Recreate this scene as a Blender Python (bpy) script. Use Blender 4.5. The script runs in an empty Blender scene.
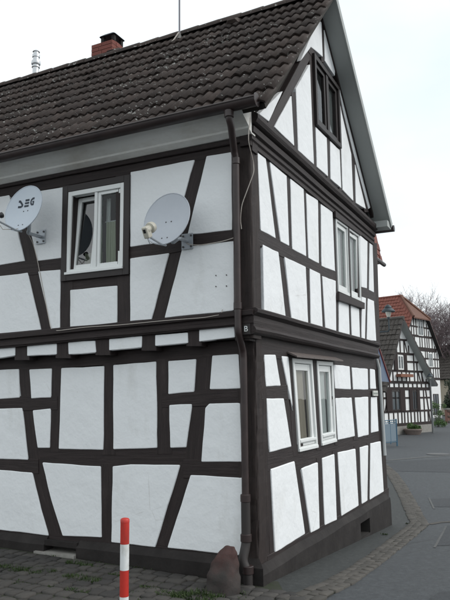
import bpy, bmesh, math, random
from mathutils import Vector, Matrix, noise
R_ = random.Random(7)
sc = bpy.context.scene
COL = sc.collection

# ------------------------------------------------------------------ camera
FPX = 663.84                                   # focal length in photo pixels (450 x 600)
CX = Vector((0.44482637, 0.1255666, 0.88677085))    # world X, Y, Z seen in camera axes (right, down, forward)
CY = Vector((-0.89555469, 0.07402371, 0.43875082))
CZ = Vector((-0.01054962, -0.98931973, 0.14537946))
CAM = Vector((-5.625, -2.489, 1.674))
cd = bpy.data.cameras.new('camera'); cam = bpy.data.objects.new('camera', cd); COL.objects.link(cam)
cd.sensor_width = 36; cd.lens = FPX*36/600; cd.clip_end = 2000; cd.clip_start = 0.05
right = Vector((CX.x, CY.x, CZ.x)); up = -Vector((CX.y, CY.y, CZ.y)); back = -Vector((CX.z, CY.z, CZ.z))
M = Matrix((right, up, back)).transposed().to_4x4(); M.translation = CAM
cam.matrix_world = M
sc.camera = cam
sc.render.resolution_x = 768; sc.render.resolution_y = 1024

# ------------------------------------------------------------------ sky, sun, exposure
SUN_EL, SUN_AZ = math.radians(42), math.radians(-72)      # azimuth of the direction towards the sun, from +X
sun_dir = Vector((math.cos(SUN_EL)*math.cos(SUN_AZ), math.cos(SUN_EL)*math.sin(SUN_AZ), math.sin(SUN_EL)))
w = bpy.data.worlds.new('World'); sc.world = w; w.use_nodes = True
nt = w.node_tree; nt.nodes.clear()
N = nt.nodes.new; LK = nt.links.new
out = N('ShaderNodeOutputWorld'); bg = N('ShaderNodeBackground'); bg.inputs['Strength'].default_value = 0.105
sky = N('ShaderNodeTexSky'); sky.sky_type = 'NISHITA'; sky.sun_disc = False
sky.sun_elevation = SUN_EL; sky.sun_rotation = math.pi/2-SUN_AZ; sky.air_density = 1.0; sky.dust_density = 1.5
tc = N('ShaderNodeTexCoord'); mp = N('ShaderNodeMapping'); mp.inputs['Scale'].default_value = (1, 1, 2.2)
nz = N('ShaderNodeTexNoise'); nz.inputs['Scale'].default_value = 1.6; nz.inputs['Detail'].default_value = 5; nz.inputs['Roughness'].default_value = 0.5
cr = N('ShaderNodeValToRGB')
cr.color_ramp.elements[0].position = 0.30; cr.color_ramp.elements[0].color = (7.2, 8.0, 8.4, 1)
cr.color_ramp.elements[1].position = 0.56; cr.color_ramp.elements[1].color = (9.1, 9.5, 9.6, 1)
mx = N('ShaderNodeMix'); mx.data_type = 'RGBA'; mx.inputs['Factor'].default_value = 0.90
LK(tc.outputs['Generated'], mp.inputs['Vector']); LK(mp.outputs['Vector'], nz.inputs['Vector']); LK(nz.outputs['Fac'], cr.inputs['Fac'])
LK(sky.outputs['Color'], mx.inputs['A']); LK(cr.outputs['Color'], mx.inputs['B']); LK(mx.outputs['Result'], bg.inputs['Color'])
LK(bg.outputs['Background'], out.inputs['Surface'])
sd = bpy.data.lights.new('sun', 'SUN'); sd.energy = 1.25; sd.angle = math.radians(35); sd.color = (1, 0.97, 0.94)
so = bpy.data.objects.new('sun', sd); COL.objects.link(so); so.rotation_euler = sun_dir.to_track_quat('Z', 'Y').to_euler(); so.location = (0, -20, 30)
sc.view_settings.view_transform = 'Standard'; sc.view_settings.look = 'None'; sc.view_settings.gamma = 1
sc.view_settings.exposure = 0.34; sc.view_settings.use_curve_mapping = False

# ------------------------------------------------------------------ pixel -> place helpers
def ray(px, py):
    c = Vector((px-225, py-300, FPX)); return Vector((CX.dot(c), CY.dot(c), CZ.dot(c)))
def on(axis, px, py, val):
    r = ray(px, py); return CAM + r*((val-CAM[axis])/r[axis])
def at_depth(px, py, d): return CAM + ray(px, py)*(d/FPX)
def gz(x, y):                                  # height of the ground: the street falls along the gable
    t = max(0.0, min(x-0.2, 9.0))
    z = -0.066*t if t < 4.5 else -0.066*(4.5+1.6*(1-math.exp(-(t-4.5)/1.6)))*1.0
    if y > 0 and x < 2: z += 0.022*min(y, 6)
    return z
def on_ground(px, py, lift=0.0):
    z = 0.0
    for _ in range(40):
        p = on(2, px, py, z+lift); z = gz(p.x, p.y)
    return p
class Plane:                                   # a facade: u along it, v up, w outwards
    def __init__(s, kind, off): s.k = kind; s.o = off
    def p(s, u, v, w=0.0):
        return Vector((s.o-w, u, v)) if s.k == 'L' else Vector((u, s.o-w, v))
    def uv(s, px, py):
        q = on(0, px, py, s.o) if s.k == 'L' else on(1, px, py, s.o)
        return (q.y, q.z) if s.k == 'L' else (q.x, q.z)
class Frame(Plane):                            # a facade standing anywhere: origin, direction along it
    def __init__(s, o, ang, flip=1):
        s.O = Vector(o); s.U = Vector((math.cos(ang), math.sin(ang), 0)); s.W = Vector((math.sin(ang), -math.cos(ang), 0))*flip
    def p(s, u, v, w=0.0): return s.O + s.U*u + Vector((0, 0, v)) + s.W*w
    def uv(s, px, py):
        r = ray(px, py); q = CAM+r*((s.O-CAM).dot(s.W)/r.dot(s.W))-s.O; return q.dot(s.U), q.z

# ------------------------------------------------------------------ object helpers
def link(o, parent=None):
    COL.objects.link(o)
    if parent is not None: o.parent = parent
    return o
def mesh(name, vs, fs, mat=None, parent=None, smooth=False, uvs=None, fix=True):
    me = bpy.data.meshes.new(name); me.from_pydata([tuple(v) for v in vs], [], fs); me.update()
    if fix:
        bm = bmesh.new(); bm.from_mesh(me); bmesh.ops.recalc_face_normals(bm, faces=bm.faces); bm.to_mesh(me); bm.free()
    if uvs is not None:
        ul = me.uv_layers.new(name='UVMap')
        for li, lp in enumerate(me.loops): ul.data[li].uv = uvs[lp.vertex_index]
    if smooth:
        for p in me.polygons: p.use_smooth = True
    if mat: me.materials.append(mat)
    return link(bpy.data.objects.new(name, me), parent)
class MB:
    def __init__(s): s.v = []; s.f = []
    def add(s, vs, fs):
        n = len(s.v); s.v += [Vector(v) for v in vs]; s.f += [tuple(i+n for i in f) for f in fs]; return s
    def hexa(s, a): # 8 points: 0-3 one face, 4-7 the opposite
        return s.add(a, [(0,1,2,3),(7,6,5,4),(0,4,5,1),(1,5,6,2),(2,6,7,3),(3,7,4,0)])
    def box(s, x0, x1, y0, y1, z0, z1):
        return s.hexa([(x0,y0,z0),(x1,y0,z0),(x1,y1,z0),(x0,y1,z0),(x0,y0,z1),(x1,y0,z1),(x1,y1,z1),(x0,y1,z1)])
    def fbox(s, F, u0, u1, v0, v1, w0, w1):
        return s.hexa([F.p(u0,v0,w0),F.p(u1,v0,w0),F.p(u1,v1,w0),F.p(u0,v1,w0),F.p(u0,v0,w1),F.p(u1,v0,w1),F.p(u1,v1,w1),F.p(u0,v1,w1)])
    def tube(s, pts, r, n=8, cap=True):
        pts = [Vector(p) for p in pts]; rs = r if isinstance(r, (list, tuple)) else [r]*len(pts)
        base = len(s.v); ref = None
        for i, p in enumerate(pts):
            t = (pts[min(i+1, len(pts)-1)]-pts[max(i-1, 0)]).normalized()
            if ref is None: ref = t.orthogonal().normalized()
            ref = (ref-t*ref.dot(t)).normalized(); b = t.cross(ref)
            for k in range(n):
                a = 2*math.pi*k/n; s.v.append(p+(ref*math.cos(a)+b*math.sin(a))*rs[i])
        for i in range(len(pts)-1):
            for k in range(n):
                a, b_ = base+i*n+k, base+i*n+(k+1) % n; s.f.append((a, b_, b_+n, a+n))
        if cap:
            s.f.append(tuple(base+k for k in range(n))[::-1]); e = base+(len(pts)-1)*n; s.f.append(tuple(e+k for k in range(n)))
        return s
    def lathe(s, c, prof, n=16, axis=Vector((0,0,1))):
        axis = axis.normalized(); a = axis.orthogonal().normalized(); b = axis.cross(a); base = len(s.v); c = Vector(c)
        for r, h in prof:
            for k in range(n):
                t = 2*math.pi*k/n; s.v.append(c+axis*h+(a*math.cos(t)+b*math.sin(t))*r)
        for i in range(len(prof)-1):
            for k in range(n):
                p, q = base+i*n+k, base+i*n+(k+1) % n; s.f.append((p, q, q+n, p+n))
        s.f.append(tuple(base+k for k in range(n))[::-1]); e = base+(len(prof)-1)*n; s.f.append(tuple(e+k for k in range(n)))
        return s
    def build(s, name, mat, parent=None, smooth=False): return mesh(name, s.v, s.f, mat, parent, smooth)
def tag(o, label=None, cat=None, group=None, kind=None):
    if label: o['label'] = label
    if cat: o['category'] = cat
    if group: o['group'] = group
    if kind: o['kind'] = kind
    return o
def thing(name, loc, label, cat, group=None):
    e = bpy.data.objects.new(name, None); e.empty_display_size = 0.2; COL.objects.link(e); e.location = loc
    e.matrix_world = Matrix.Translation(Vector(loc)); tag(e, label, cat, group); return e
def adopt(o, root):                            # parent a mesh built in world coordinates to an Empty that stands elsewhere
    o.parent = root; o.matrix_parent_inverse = Matrix.Translation(-root.location); return o
def smooth_by_angle(o, deg=40):
    me = o.data
    for p in me.polygons: p.use_smooth = True
    bm = bmesh.new(); bm.from_mesh(me)
    for e in bm.edges:
        if len(e.link_faces) == 2 and e.calc_face_angle(0) > math.radians(deg): e.smooth = False
    bm.to_mesh(me); bm.free()

# ------------------------------------------------------------------ materials
def mat(name, base, rough=0.8, spec=0.3, metal=0.0):
    m = bpy.data.materials.new(name); m.use_nodes = True; b = m.node_tree.nodes['Principled BSDF']
    b.inputs['Base Color'].default_value = (*base, 1); b.inputs['Roughness'].default_value = rough
    b.inputs['Specular IOR Level'].default_value = spec; b.inputs['Metallic'].default_value = metal
    return m
def nodes(m): return m.node_tree, m.node_tree.nodes.new, m.node_tree.links.new, m.node_tree.nodes['Principled BSDF']
def tex(m, scale=5, detail=5, rough=0.6, coord='Object', stretch=(1,1,1), kind='ShaderNodeTexNoise'):
    t, n, l, b = nodes(m)
    c = n('ShaderNodeTexCoord'); p = n('ShaderNodeMapping'); p.inputs['Scale'].default_value = stretch
    x = n(kind); x.inputs['Scale'].default_value = scale
    if kind == 'ShaderNodeTexNoise': x.inputs['Detail'].default_value = detail; x.inputs['Roughness'].default_value = rough
    l(c.outputs[coord], p.inputs['Vector']); l(p.outputs['Vector'], x.inputs['Vector']); return x
def ramp(m, fac, stops):
    t, n, l, b = nodes(m); r = n('ShaderNodeValToRGB'); e = r.color_ramp.elements
    while len(e) < len(stops): e.new(0.5)
    for i, (p, c) in enumerate(stops):
        e[i].position = p; e[i].color = (*c, 1) if len(c) == 3 else c
    l(fac, r.inputs['Fac']); return r.outputs['Color']
def mixc(m, fac, a, b_, mode='MIX'):
    t, n, l, b = nodes(m); x = n('ShaderNodeMix'); x.data_type = 'RGBA'; x.blend_type = mode
    for s, v in (('Factor', fac), ('A', a), ('B', b_)):
        if isinstance(v, (int, float)): x.inputs[s].default_value = v
        elif isinstance(v, tuple): x.inputs[s].default_value = (*v, 1)
        else: l(v, x.inputs[s])
    return x.outputs['Result']
def bump(m, h, strength=0.3, dist=0.01, prev=None):
    t, n, l, b = nodes(m); x = n('ShaderNodeBump'); x.inputs['Strength'].default_value = strength; x.inputs['Distance'].default_value = dist
    l(h, x.inputs['Height'])
    if prev is not None: l(prev, x.inputs['Normal'])
    l(x.outputs['Normal'], b.inputs['Normal']); return x.outputs['Normal']
def setc(m, c): t, n, l, b = nodes(m); l(c, b.inputs['Base Color'])
def rnd(m): t, n, l, b = nodes(m); return n('ShaderNodeObjectInfo').outputs['Random']
G3 = lambda v: (v, v, v)

def plaster_mat(name, base):
    m = mat(name, base, 0.9, 0.15)
    a = tex(m, 2.2, 4, 0.55).outputs['Fac']; st = tex(m, 3.0, 6, 0.65, stretch=(1, 1, 0.35)).outputs['Fac']
    d = tuple(c*k for c, k in zip(base, (0.78, 0.77, 0.74)))
    c1 = mixc(m, ramp(m, st, [(0.57, G3(0)), (0.82, G3(0.8))]), base, d)
    c2 = mixc(m, ramp(m, a, [(0.3, G3(0.0)), (0.7, G3(0.16))]), c1, tuple(c*0.82 for c in base))
    f = tex(m, 9, 6, 0.7).outputs['Fac']
    spot = ramp(m, f, [(0.70, G3(0)), (0.76, G3(0.35))])
    c3 = mixc(m, spot, c2, (0.32, 0.29, 0.25))
    vo = tex(m, 1.7, kind='ShaderNodeTexVoronoi'); vo.feature = 'DISTANCE_TO_EDGE'
    wv = tex(m, 6, 4); t, n, l, b = nodes(m); ad = n('ShaderNodeMath'); ad.operation = 'MULTIPLY_ADD'; l(wv.outputs['Fac'], ad.inputs[0]); ad.inputs[1].default_value = 0.06; l(vo.outputs['Distance'], ad.inputs[2])
    ck = ramp(m, ad.outputs['Value'], [(0.030, G3(1)), (0.036, G3(0))]); msk = ramp(m, tex(m, 0.9, 2).outputs['Fac'], [(0.60, G3(0)), (0.66, G3(0.25))])
    setc(m, mixc(m, mixc(m, 1.0, ck, msk, 'MULTIPLY'), c3, (0.35, 0.33, 0.30)))
    n1 = bump(m, tex(m, 3.2, 4, 0.6).outputs['Fac'], 0.6, 0.03); bump(m, tex(m, 60, 4, 0.7).outputs['Fac'], 0.35, 0.003, n1)
    return m
PLASTER = plaster_mat('white_plaster', (0.815, 0.835, 0.845))
PLASTER_FAR = plaster_mat('far_white_plaster', (0.78, 0.79, 0.78))
def wood_mat(name, c0, c1, rough=0.62, worn=0.55):
    m = mat(name, c0, rough, 0.35)
    g = tex(m, 1.0, 8, 0.7, 'UV', (2.2, 38, 1)).outputs['Fac']; k = tex(m, 1.0, 6, 0.7, 'UV', (1.3, 5, 1)).outputs['Fac']
    col = mixc(m, ramp(m, g, [(0.36, G3(0)), (0.64, G3(1))]), c0, c1)
    col = mixc(m, ramp(m, k, [(0.55, G3(0)), (0.85, G3(worn))]), col, tuple(c*2.0+0.012 for c in c1))
    fine = tex(m, 1.0, 4, 0.8, 'UV', (1.6, 75, 1)).outputs['Fac']
    col = mixc(m, ramp(m, fine, [(0.33, G3(0.85)), (0.40, G3(0))]), col, tuple(c*0.25 for c in c0))
    setc(m, col)
    n1 = bump(m, g, 0.8, 0.008); bump(m, tex(m, 14, 5, 0.6).outputs['Fac'], 0.25, 0.008, n1)
    return m
WOOD = wood_mat('brown_painted_timber', (0.0145, 0.0092, 0.0090), (0.029, 0.0200, 0.0190))
WOODP = wood_mat('worn_corner_timber', (0.014, 0.0092, 0.0088), (0.032, 0.0225, 0.020), 0.7, 0.6)
WOODF = mat('far_timber', (0.028, 0.020, 0.019), 0.7)
FRAME_W = mat('white_window_paint', (0.74, 0.76, 0.75), 0.4, 0.4); bump(FRAME_W, tex(FRAME_W, 30, 3).outputs['Fac'], 0.06, 0.003)
FRAME_G = mat('grey_white_window_paint', (0.66, 0.68, 0.67), 0.45, 0.4); bump(FRAME_G, tex(FRAME_G, 30, 3).outputs['Fac'], 0.06, 0.003)
FRAME_B = mat('dark_brown_window_paint', (0.02, 0.015, 0.0145), 0.5, 0.4); bump(FRAME_B, tex(FRAME_B, 20, 4).outputs['Fac'], 0.15, 0.004)
def glass_mat(name, tint=(0.9, 0.95, 0.95), ior=1.5):
    m = bpy.data.materials.new(name); m.use_nodes = True; t = m.node_tree; t.nodes.clear(); n = t.nodes.new; l = t.links.new
    o = n('ShaderNodeOutputMaterial'); x = n('ShaderNodeMixShader'); fr = n('ShaderNodeFresnel'); fr.inputs['IOR'].default_value = ior
    tr = n('ShaderNodeBsdfTransparent'); tr.inputs['Color'].default_value = (*tint, 1); g = n('ShaderNodeBsdfGlossy'); g.inputs['Roughness'].default_value = 0.015
    nn = n('ShaderNodeTexNoise'); nn.inputs['Scale'].default_value = 2.5; tc_ = n('ShaderNodeTexCoord'); l(tc_.outputs['Object'], nn.inputs['Vector'])
    bp = n('ShaderNodeBump'); bp.inputs['Strength'].default_value = 0.05; bp.inputs['Distance'].default_value = 0.02; l(nn.outputs['Fac'], bp.inputs['Height']); l(bp.outputs['Normal'], g.inputs['Normal'])
    l(fr.outputs['Fac'], x.inputs['Fac']); l(tr.outputs['BSDF'], x.inputs[1]); l(g.outputs['BSDF'], x.inputs[2]); l(x.outputs['Shader'], o.inputs['Surface'])
    return m
GLASS = glass_mat('window_glass', ior=1.5); GLASS_SKY = glass_mat('coated_window_glass', ior=2.3)
def cloth_mat(name, c0, c1):
    m = mat(name, c0, 0.95, 0.1); setc(m, mixc(m, tex(m, 7, 3, 0.5, stretch=(1, 1, 0.15)).outputs['Fac'], c0, c1)); return m
CURTAIN = cloth_mat('green_beige_curtain', (0.34, 0.38, 0.25), (0.55, 0.55, 0.45)); NET = cloth_mat('white_net_curtain', (0.6, 0.62, 0.6), (0.72, 0.73, 0.71))
BEIGE = cloth_mat('beige_curtain', (0.5, 0.42, 0.33), (0.36, 0.31, 0.25))
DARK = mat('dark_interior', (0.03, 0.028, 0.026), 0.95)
PIPE = mat('brown_pipe_paint', (0.048, 0.035, 0.033), 0.42, 0.5); setc(PIPE, mixc(PIPE, ramp(PIPE, tex(PIPE, 6, 5).outputs['Fac'], [(0.4, G3(0)), (0.75, G3(1))]), (0.026, 0.0165, 0.016), (0.044, 0.029, 0.027)))
SOFFIT = mat('pale_soffit_paint', (0.45, 0.45, 0.43), 0.85, 0.2)
setc(SOFFIT, mixc(SOFFIT, ramp(SOFFIT, tex(SOFFIT, 3, 6, 0.7, stretch=(1, 0.4, 1)).outputs['Fac'], [(0.45, G3(0)), (0.75, G3(1))]), (0.78, 0.78, 0.75), (0.56, 0.53, 0.47)))
bump(SOFFIT, tex(SOFFIT, 12, 5).outputs['Fac'], 0.2, 0.006)
BARGE = mat('grey_verge_soffit', (0.36, 0.38, 0.37), 0.75, 0.2); bump(BARGE, tex(BARGE, 8, 4).outputs['Fac'], 0.12, 0.005)
setc(BARGE, mixc(BARGE, tex(BARGE, 1.6, 4).outputs['Fac'], (0.33, 0.35, 0.34), (0.42, 0.44, 0.43)))
def tile_mat(name, c0, c1, lich, amount=0.64, rs=1.0):
    m = mat(name, c0, 0.72, 0.3)
    col = mixc(m, rnd(m), c0, c1)
    col = mixc(m, ramp(m, tex(m, 5, 6, 0.7).outputs['Fac'], [(0.4, G3(0)), (0.7, G3(0.65))]), col, tuple(c*0.55 for c in c0))
    t, n, l, b = nodes(m)
    geo = n('ShaderNodeNewGeometry'); nz = n('ShaderNodeTexNoise'); nz.inputs['Scale'].default_value = 23*rs; nz.inputs['Detail'].default_value = 3; nz.inputs['Roughness'].default_value = 0.55
    l(geo.outputs['Position'], nz.inputs['Vector'])
    big = n('ShaderNodeTexNoise'); big.inputs['Scale'].default_value = 1.1; l(geo.outputs['Position'], big.inputs['Vector'])
    ad = n('ShaderNodeMath'); ad.operation = 'MULTIPLY_ADD'; l(big.outputs['Fac'], ad.inputs[0]); ad.inputs[1].default_value = 0.26; l(nz.outputs['Fac'], ad.inputs[2])
    spot = ramp(m, ad.outputs['Value'], [(amount+0.14, G3(0)), (amount+0.185, G3(0.85))])
    setc(m, mixc(m, spot, col, lich))
    bump(m, tex(m, 45, 5, 0.7).outputs['Fac'], 0.3, 0.004)
    return m
TILE = tile_mat('dark_brown_roof_tile', (0.036, 0.027, 0.024), (0.068, 0.050, 0.043), (0.36, 0.36, 0.34))
TILE_RED = tile_mat('red_roof_tile', (0.165, 0.056, 0.042), (0.22, 0.076, 0.054), (0.2, 0.1, 0.07), 0.7)
TILE_FAR = tile_mat('far_dark_roof_tile', (0.045, 0.038, 0.035), (0.10, 0.09, 0.08), (0.25, 0.25, 0.23), 0.66)
TILE_BR = tile_mat('brown_roof_tile', (0.14, 0.07, 0.05), (0.18, 0.09, 0.06), (0.2, 0.12, 0.09), 0.7)
DECK = mat('roof_deck_wood', (0.04, 0.035, 0.03), 0.9)
PLINTH = mat('brown_grey_plinth_paint', (0.06, 0.055, 0.052), 0.8, 0.25)
setc(PLINTH, mixc(PLINTH, ramp(PLINTH, tex(PLINTH, 3, 7, 0.7).outputs['Fac'], [(0.4, G3(0)), (0.75, G3(1))]), (0.017, 0.0145, 0.0140), (0.034, 0.030, 0.0285)))
bump(PLINTH, tex(PLINTH, 18, 6, 0.7).outputs['Fac'], 0.4, 0.01)
def asphalt(name, c0, c1, patch):
    m = mat(name, c0, 0.68, 0.35)
    f = tex(m, 70, 4, 0.85).outputs['Fac']; b_ = tex(m, 0.55, 6, 0.65).outputs['Fac']
    col = mixc(m, ramp(m, f, [(0.35, G3(0)), (0.68, G3(1))]), c0, c1)
    col = mixc(m, ramp(m, b_, [(0.38, G3(0)), (0.62, G3(0.8))]), col, patch)
    col = mixc(m, ramp(m, tex(m, 16, 5, 0.8).outputs['Fac'], [(0.45, G3(0)), (0.68, G3(0.75))]), col, tuple(c*1.25 for c in c1))
    col = mixc(m, ramp(m, tex(m, 6, 6, 0.7).outputs['Fac'], [(0.55, G3(0)), (0.8, G3(0.4))]), col, tuple(c*0.55 for c in c0))
    vo = tex(m, 0.9, kind='ShaderNodeTexVoronoi'); vo.feature = 'DISTANCE_TO_EDGE'
    wv = tex(m, 5, 5); t, n, l, b = nodes(m); ad = n('ShaderNodeMath'); ad.operation = 'MULTIPLY_ADD'; l(wv.outputs['Fac'], ad.inputs[0]); ad.inputs[1].default_value = 0.12; l(vo.outputs['Distance'], ad.inputs[2])
    ck = ramp(m, ad.outputs['Value'], [(0.062, G3(1)), (0.072, G3(0))]); msk = ramp(m, tex(m, 0.4, 2).outputs['Fac'], [(0.56, G3(0)), (0.66, G3(0.4))])
    col = mixc(m, mixc(m, 1.0, ck, msk, 'MULTIPLY'), col, tuple(c*0.4 for c in c0))
    setc(m, col); n1 = bump(m, f, 0.7, 0.006); bump(m, tex(m, 3, 5).outputs['Fac'], 0.3, 0.02, n1); return m
ASPHALT = asphalt('asphalt', (0.022, 0.025, 0.028), (0.064, 0.070, 0.075), (0.044, 0.048, 0.053))
ASPHALT2 = asphalt('pavement_asphalt', (0.018, 0.020, 0.020), (0.048, 0.052, 0.051), (0.029, 0.032, 0.032))
PATCH = asphalt('repair_asphalt', (0.018, 0.020, 0.023), (0.046, 0.050, 0.055), (0.028, 0.031, 0.035))
SEAM = asphalt('pale_road_seam', (0.06, 0.062, 0.061), (0.10, 0.10, 0.098), (0.055, 0.058, 0.058))
def stone_mat(name, c0, c1, d, scale=14):
    m = mat(name, c0, 0.8, 0.3); col = mixc(m, rnd(m), c0, c1)
    col = mixc(m, ramp(m, tex(m, scale, 7, 0.7).outputs['Fac'], [(0.35, G3(0)), (0.75, G3(1))]), col, d)
    setc(m, col); bump(m, tex(m, scale*2.5, 6, 0.7).outputs['Fac'], 0.5, 0.008); return m
COBBLE = stone_mat('dark_cobble_stone', (0.030, 0.029, 0.029), (0.075, 0.070, 0.064), (0.043, 0.040, 0.037))
SETT = stone_mat('brown_grey_sett', (0.056, 0.052, 0.046), (0.095, 0.087, 0.077), (0.064, 0.060, 0.054), 20)
JOINT = stone_mat('mossy_joint_sand', (0.03, 0.032, 0.024), (0.04, 0.04, 0.032), (0.025, 0.035, 0.014), 8)
STONE_P = stone_mat('pale_stone', (0.28, 0.27, 0.25), (0.3, 0.29, 0.27), (0.2, 0.19, 0.17), 9)
BRICK = stone_mat('red_brick', (0.20, 0.062, 0.048), (0.26, 0.088, 0.066), (0.15, 0.055, 0.046), 12)
MORTAR = mat('mortar', (0.20, 0.11, 0.09), 0.9)
STEEL = mat('steel', (0.55, 0.56, 0.57), 0.35, 0.5, 0.9); ZINC = mat('galvanised_metal', (0.42, 0.45, 0.48), 0.5, 0.5, 0.6)
PALE_METAL = mat('pale_grey_pipe', (0.45, 0.47, 0.47), 0.5, 0.4, 0.2)
DISH = mat('pale_blue_grey_dish_paint', (0.50, 0.56, 0.62), 0.45, 0.4); setc(DISH, mixc(DISH, tex(DISH, 6, 6, 0.7).outputs['Fac'], (0.47, 0.53, 0.60), (0.54, 0.59, 0.64)))
DISH2 = mat('grey_dish_paint', (0.40, 0.45, 0.53), 0.45, 0.4); setc(DISH2, mixc(DISH2, tex(DISH2, 6, 6, 0.7).outputs['Fac'], (0.40, 0.43, 0.48), (0.48, 0.51, 0.55)))
LNBW = mat('cream_plastic', (0.5, 0.48, 0.41), 0.45, 0.5); BLACK = mat('black_plastic', (0.012, 0.013, 0.015), 0.45, 0.5)
INK = mat('dark_print', (0.02, 0.03, 0.045), 0.5); CABLE = mat('beige_cable', (0.46, 0.42, 0.38), 0.6)
WHITE_P = mat('white_band_paint', (0.70, 0.72, 0.72), 0.45, 0.4); RED_P = mat('red_band_paint', (0.48, 0.032, 0.022), 0.4, 0.45)
for mm, dk in ((WHITE_P, (0.5, 0.5, 0.47)), (RED_P, (0.30, 0.03, 0.022))):
    bc = tuple(mm.node_tree.nodes['Principled BSDF'].inputs['Base Color'].default_value)[:3]
    setc(mm, mixc(mm, ramp(mm, tex(mm, 10, 6, 0.7, stretch=(1, 1, 0.5)).outputs['Fac'], [(0.48, G3(0)), (0.70, G3(1))]), bc, dk))
BLUE_M = mat('blue_painted_metal', (0.05, 0.12, 0.18), 0.5, 0.4); BLUEGREY = mat('blue_grey_sheet', (0.16, 0.21, 0.25), 0.55, 0.3)
SHUTTER = mat('dark_brown_shutter', (0.022, 0.012, 0.011), 0.6); TERRA = mat('terracotta', (0.22, 0.10, 0.065), 0.8)
BARK = mat('grey_bark', (0.10, 0.085, 0.08), 0.9); TWIG = mat('bare_twig', (0.15, 0.12, 0.125), 0.9)
def leaf_mat(name, c0, c1):
    m = mat(name, c0, 0.6, 0.3); t, n, l, b = nodes(m); geo = n('ShaderNodeNewGeometry'); nz = n('ShaderNodeTexNoise'); nz.inputs['Scale'].default_value = 25
    l(geo.outputs['Position'], nz.inputs['Vector']); setc(m, mixc(m, ramp(m, nz.outputs['Fac'], [(0.35, G3(0)), (0.65, G3(1))]), c0, c1)); return m
LEAF = leaf_mat('green_leaf', (0.035, 0.075, 0.02), (0.075, 0.14, 0.035)); LEAFD = leaf_mat('dark_leaf', (0.014, 0.024, 0.014), (0.03, 0.045, 0.022)); MOSS = leaf_mat('moss_grass', (0.018, 0.034, 0.010), (0.040, 0.066, 0.016))

# ------------------------------------------------------------------ ground, road, pavement
def sheet(name, xs, ys, lift, m, parent=None, kind='structure'):
    vs = [(x, y, gz(x, y)+lift) for y in ys for x in xs]; nx = len(xs)
    fs = [(j*nx+i, j*nx+i+1, (j+1)*nx+i+1, (j+1)*nx+i) for j in range(len(ys)-1) for i in range(nx-1)]
    o = mesh(name, vs, fs, m, parent, fix=False)
    if parent is None: tag(o, kind=kind)
    return o
def steps(a, b, n): return [a+(b-a)*i/n for i in range(n+1)]
sheet('road', [-600, -200, -60, -20]+steps(-10, 2.0, 36)+steps(2.25, 12, 39)+[14, 18, 26, 40, 80, 200, 600], [-600, -200, -60, -20]+steps(-8, 0, 24)+steps(0.25, 8, 31)+[12, 20, 40, 80, 200, 600], 0.0, ASPHALT)
def poly_sheet(name, pts, lift, m, label=None, px=True, parent=None, kind='structure', grid=0.3):
    P = [on_ground(*p) for p in pts] if px else [Vector((p[0], p[1], 0)) for p in pts]
    bm = bmesh.new(); f = bm.faces.new([bm.verts.new((p.x, p.y, 0)) for p in P])
    x0, x1 = min(p.x for p in P), max(p.x for p in P); y0, y1 = min(p.y for p in P), max(p.y for p in P)
    k = math.ceil(x0/grid)*grid
    while k < x1:
        bmesh.ops.bisect_plane(bm, geom=bm.verts[:]+bm.edges[:]+bm.faces[:], plane_co=(k, 0, 0), plane_no=(1, 0, 0)); k += grid
    k = math.ceil(y0/grid)*grid
    while k < y1:
        bmesh.ops.bisect_plane(bm, geom=bm.verts[:]+bm.edges[:]+bm.faces[:], plane_co=(0, k, 0), plane_no=(0, 1, 0)); k += grid
    for v in bm.verts: v.co.z = gz(v.co.x, v.co.y)+lift
    bmesh.ops.recalc_face_normals(bm, faces=bm.faces)
    for f in bm.faces:
        if f.normal.z < 0: f.normal_flip()
    me = bpy.data.meshes.new(name); bm.to_mesh(me); bm.free(); me.materials.append(m)
    o = link(bpy.data.objects.new(name, me), parent)
    if parent is None and kind: tag(o, kind=kind)
    return o

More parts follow.
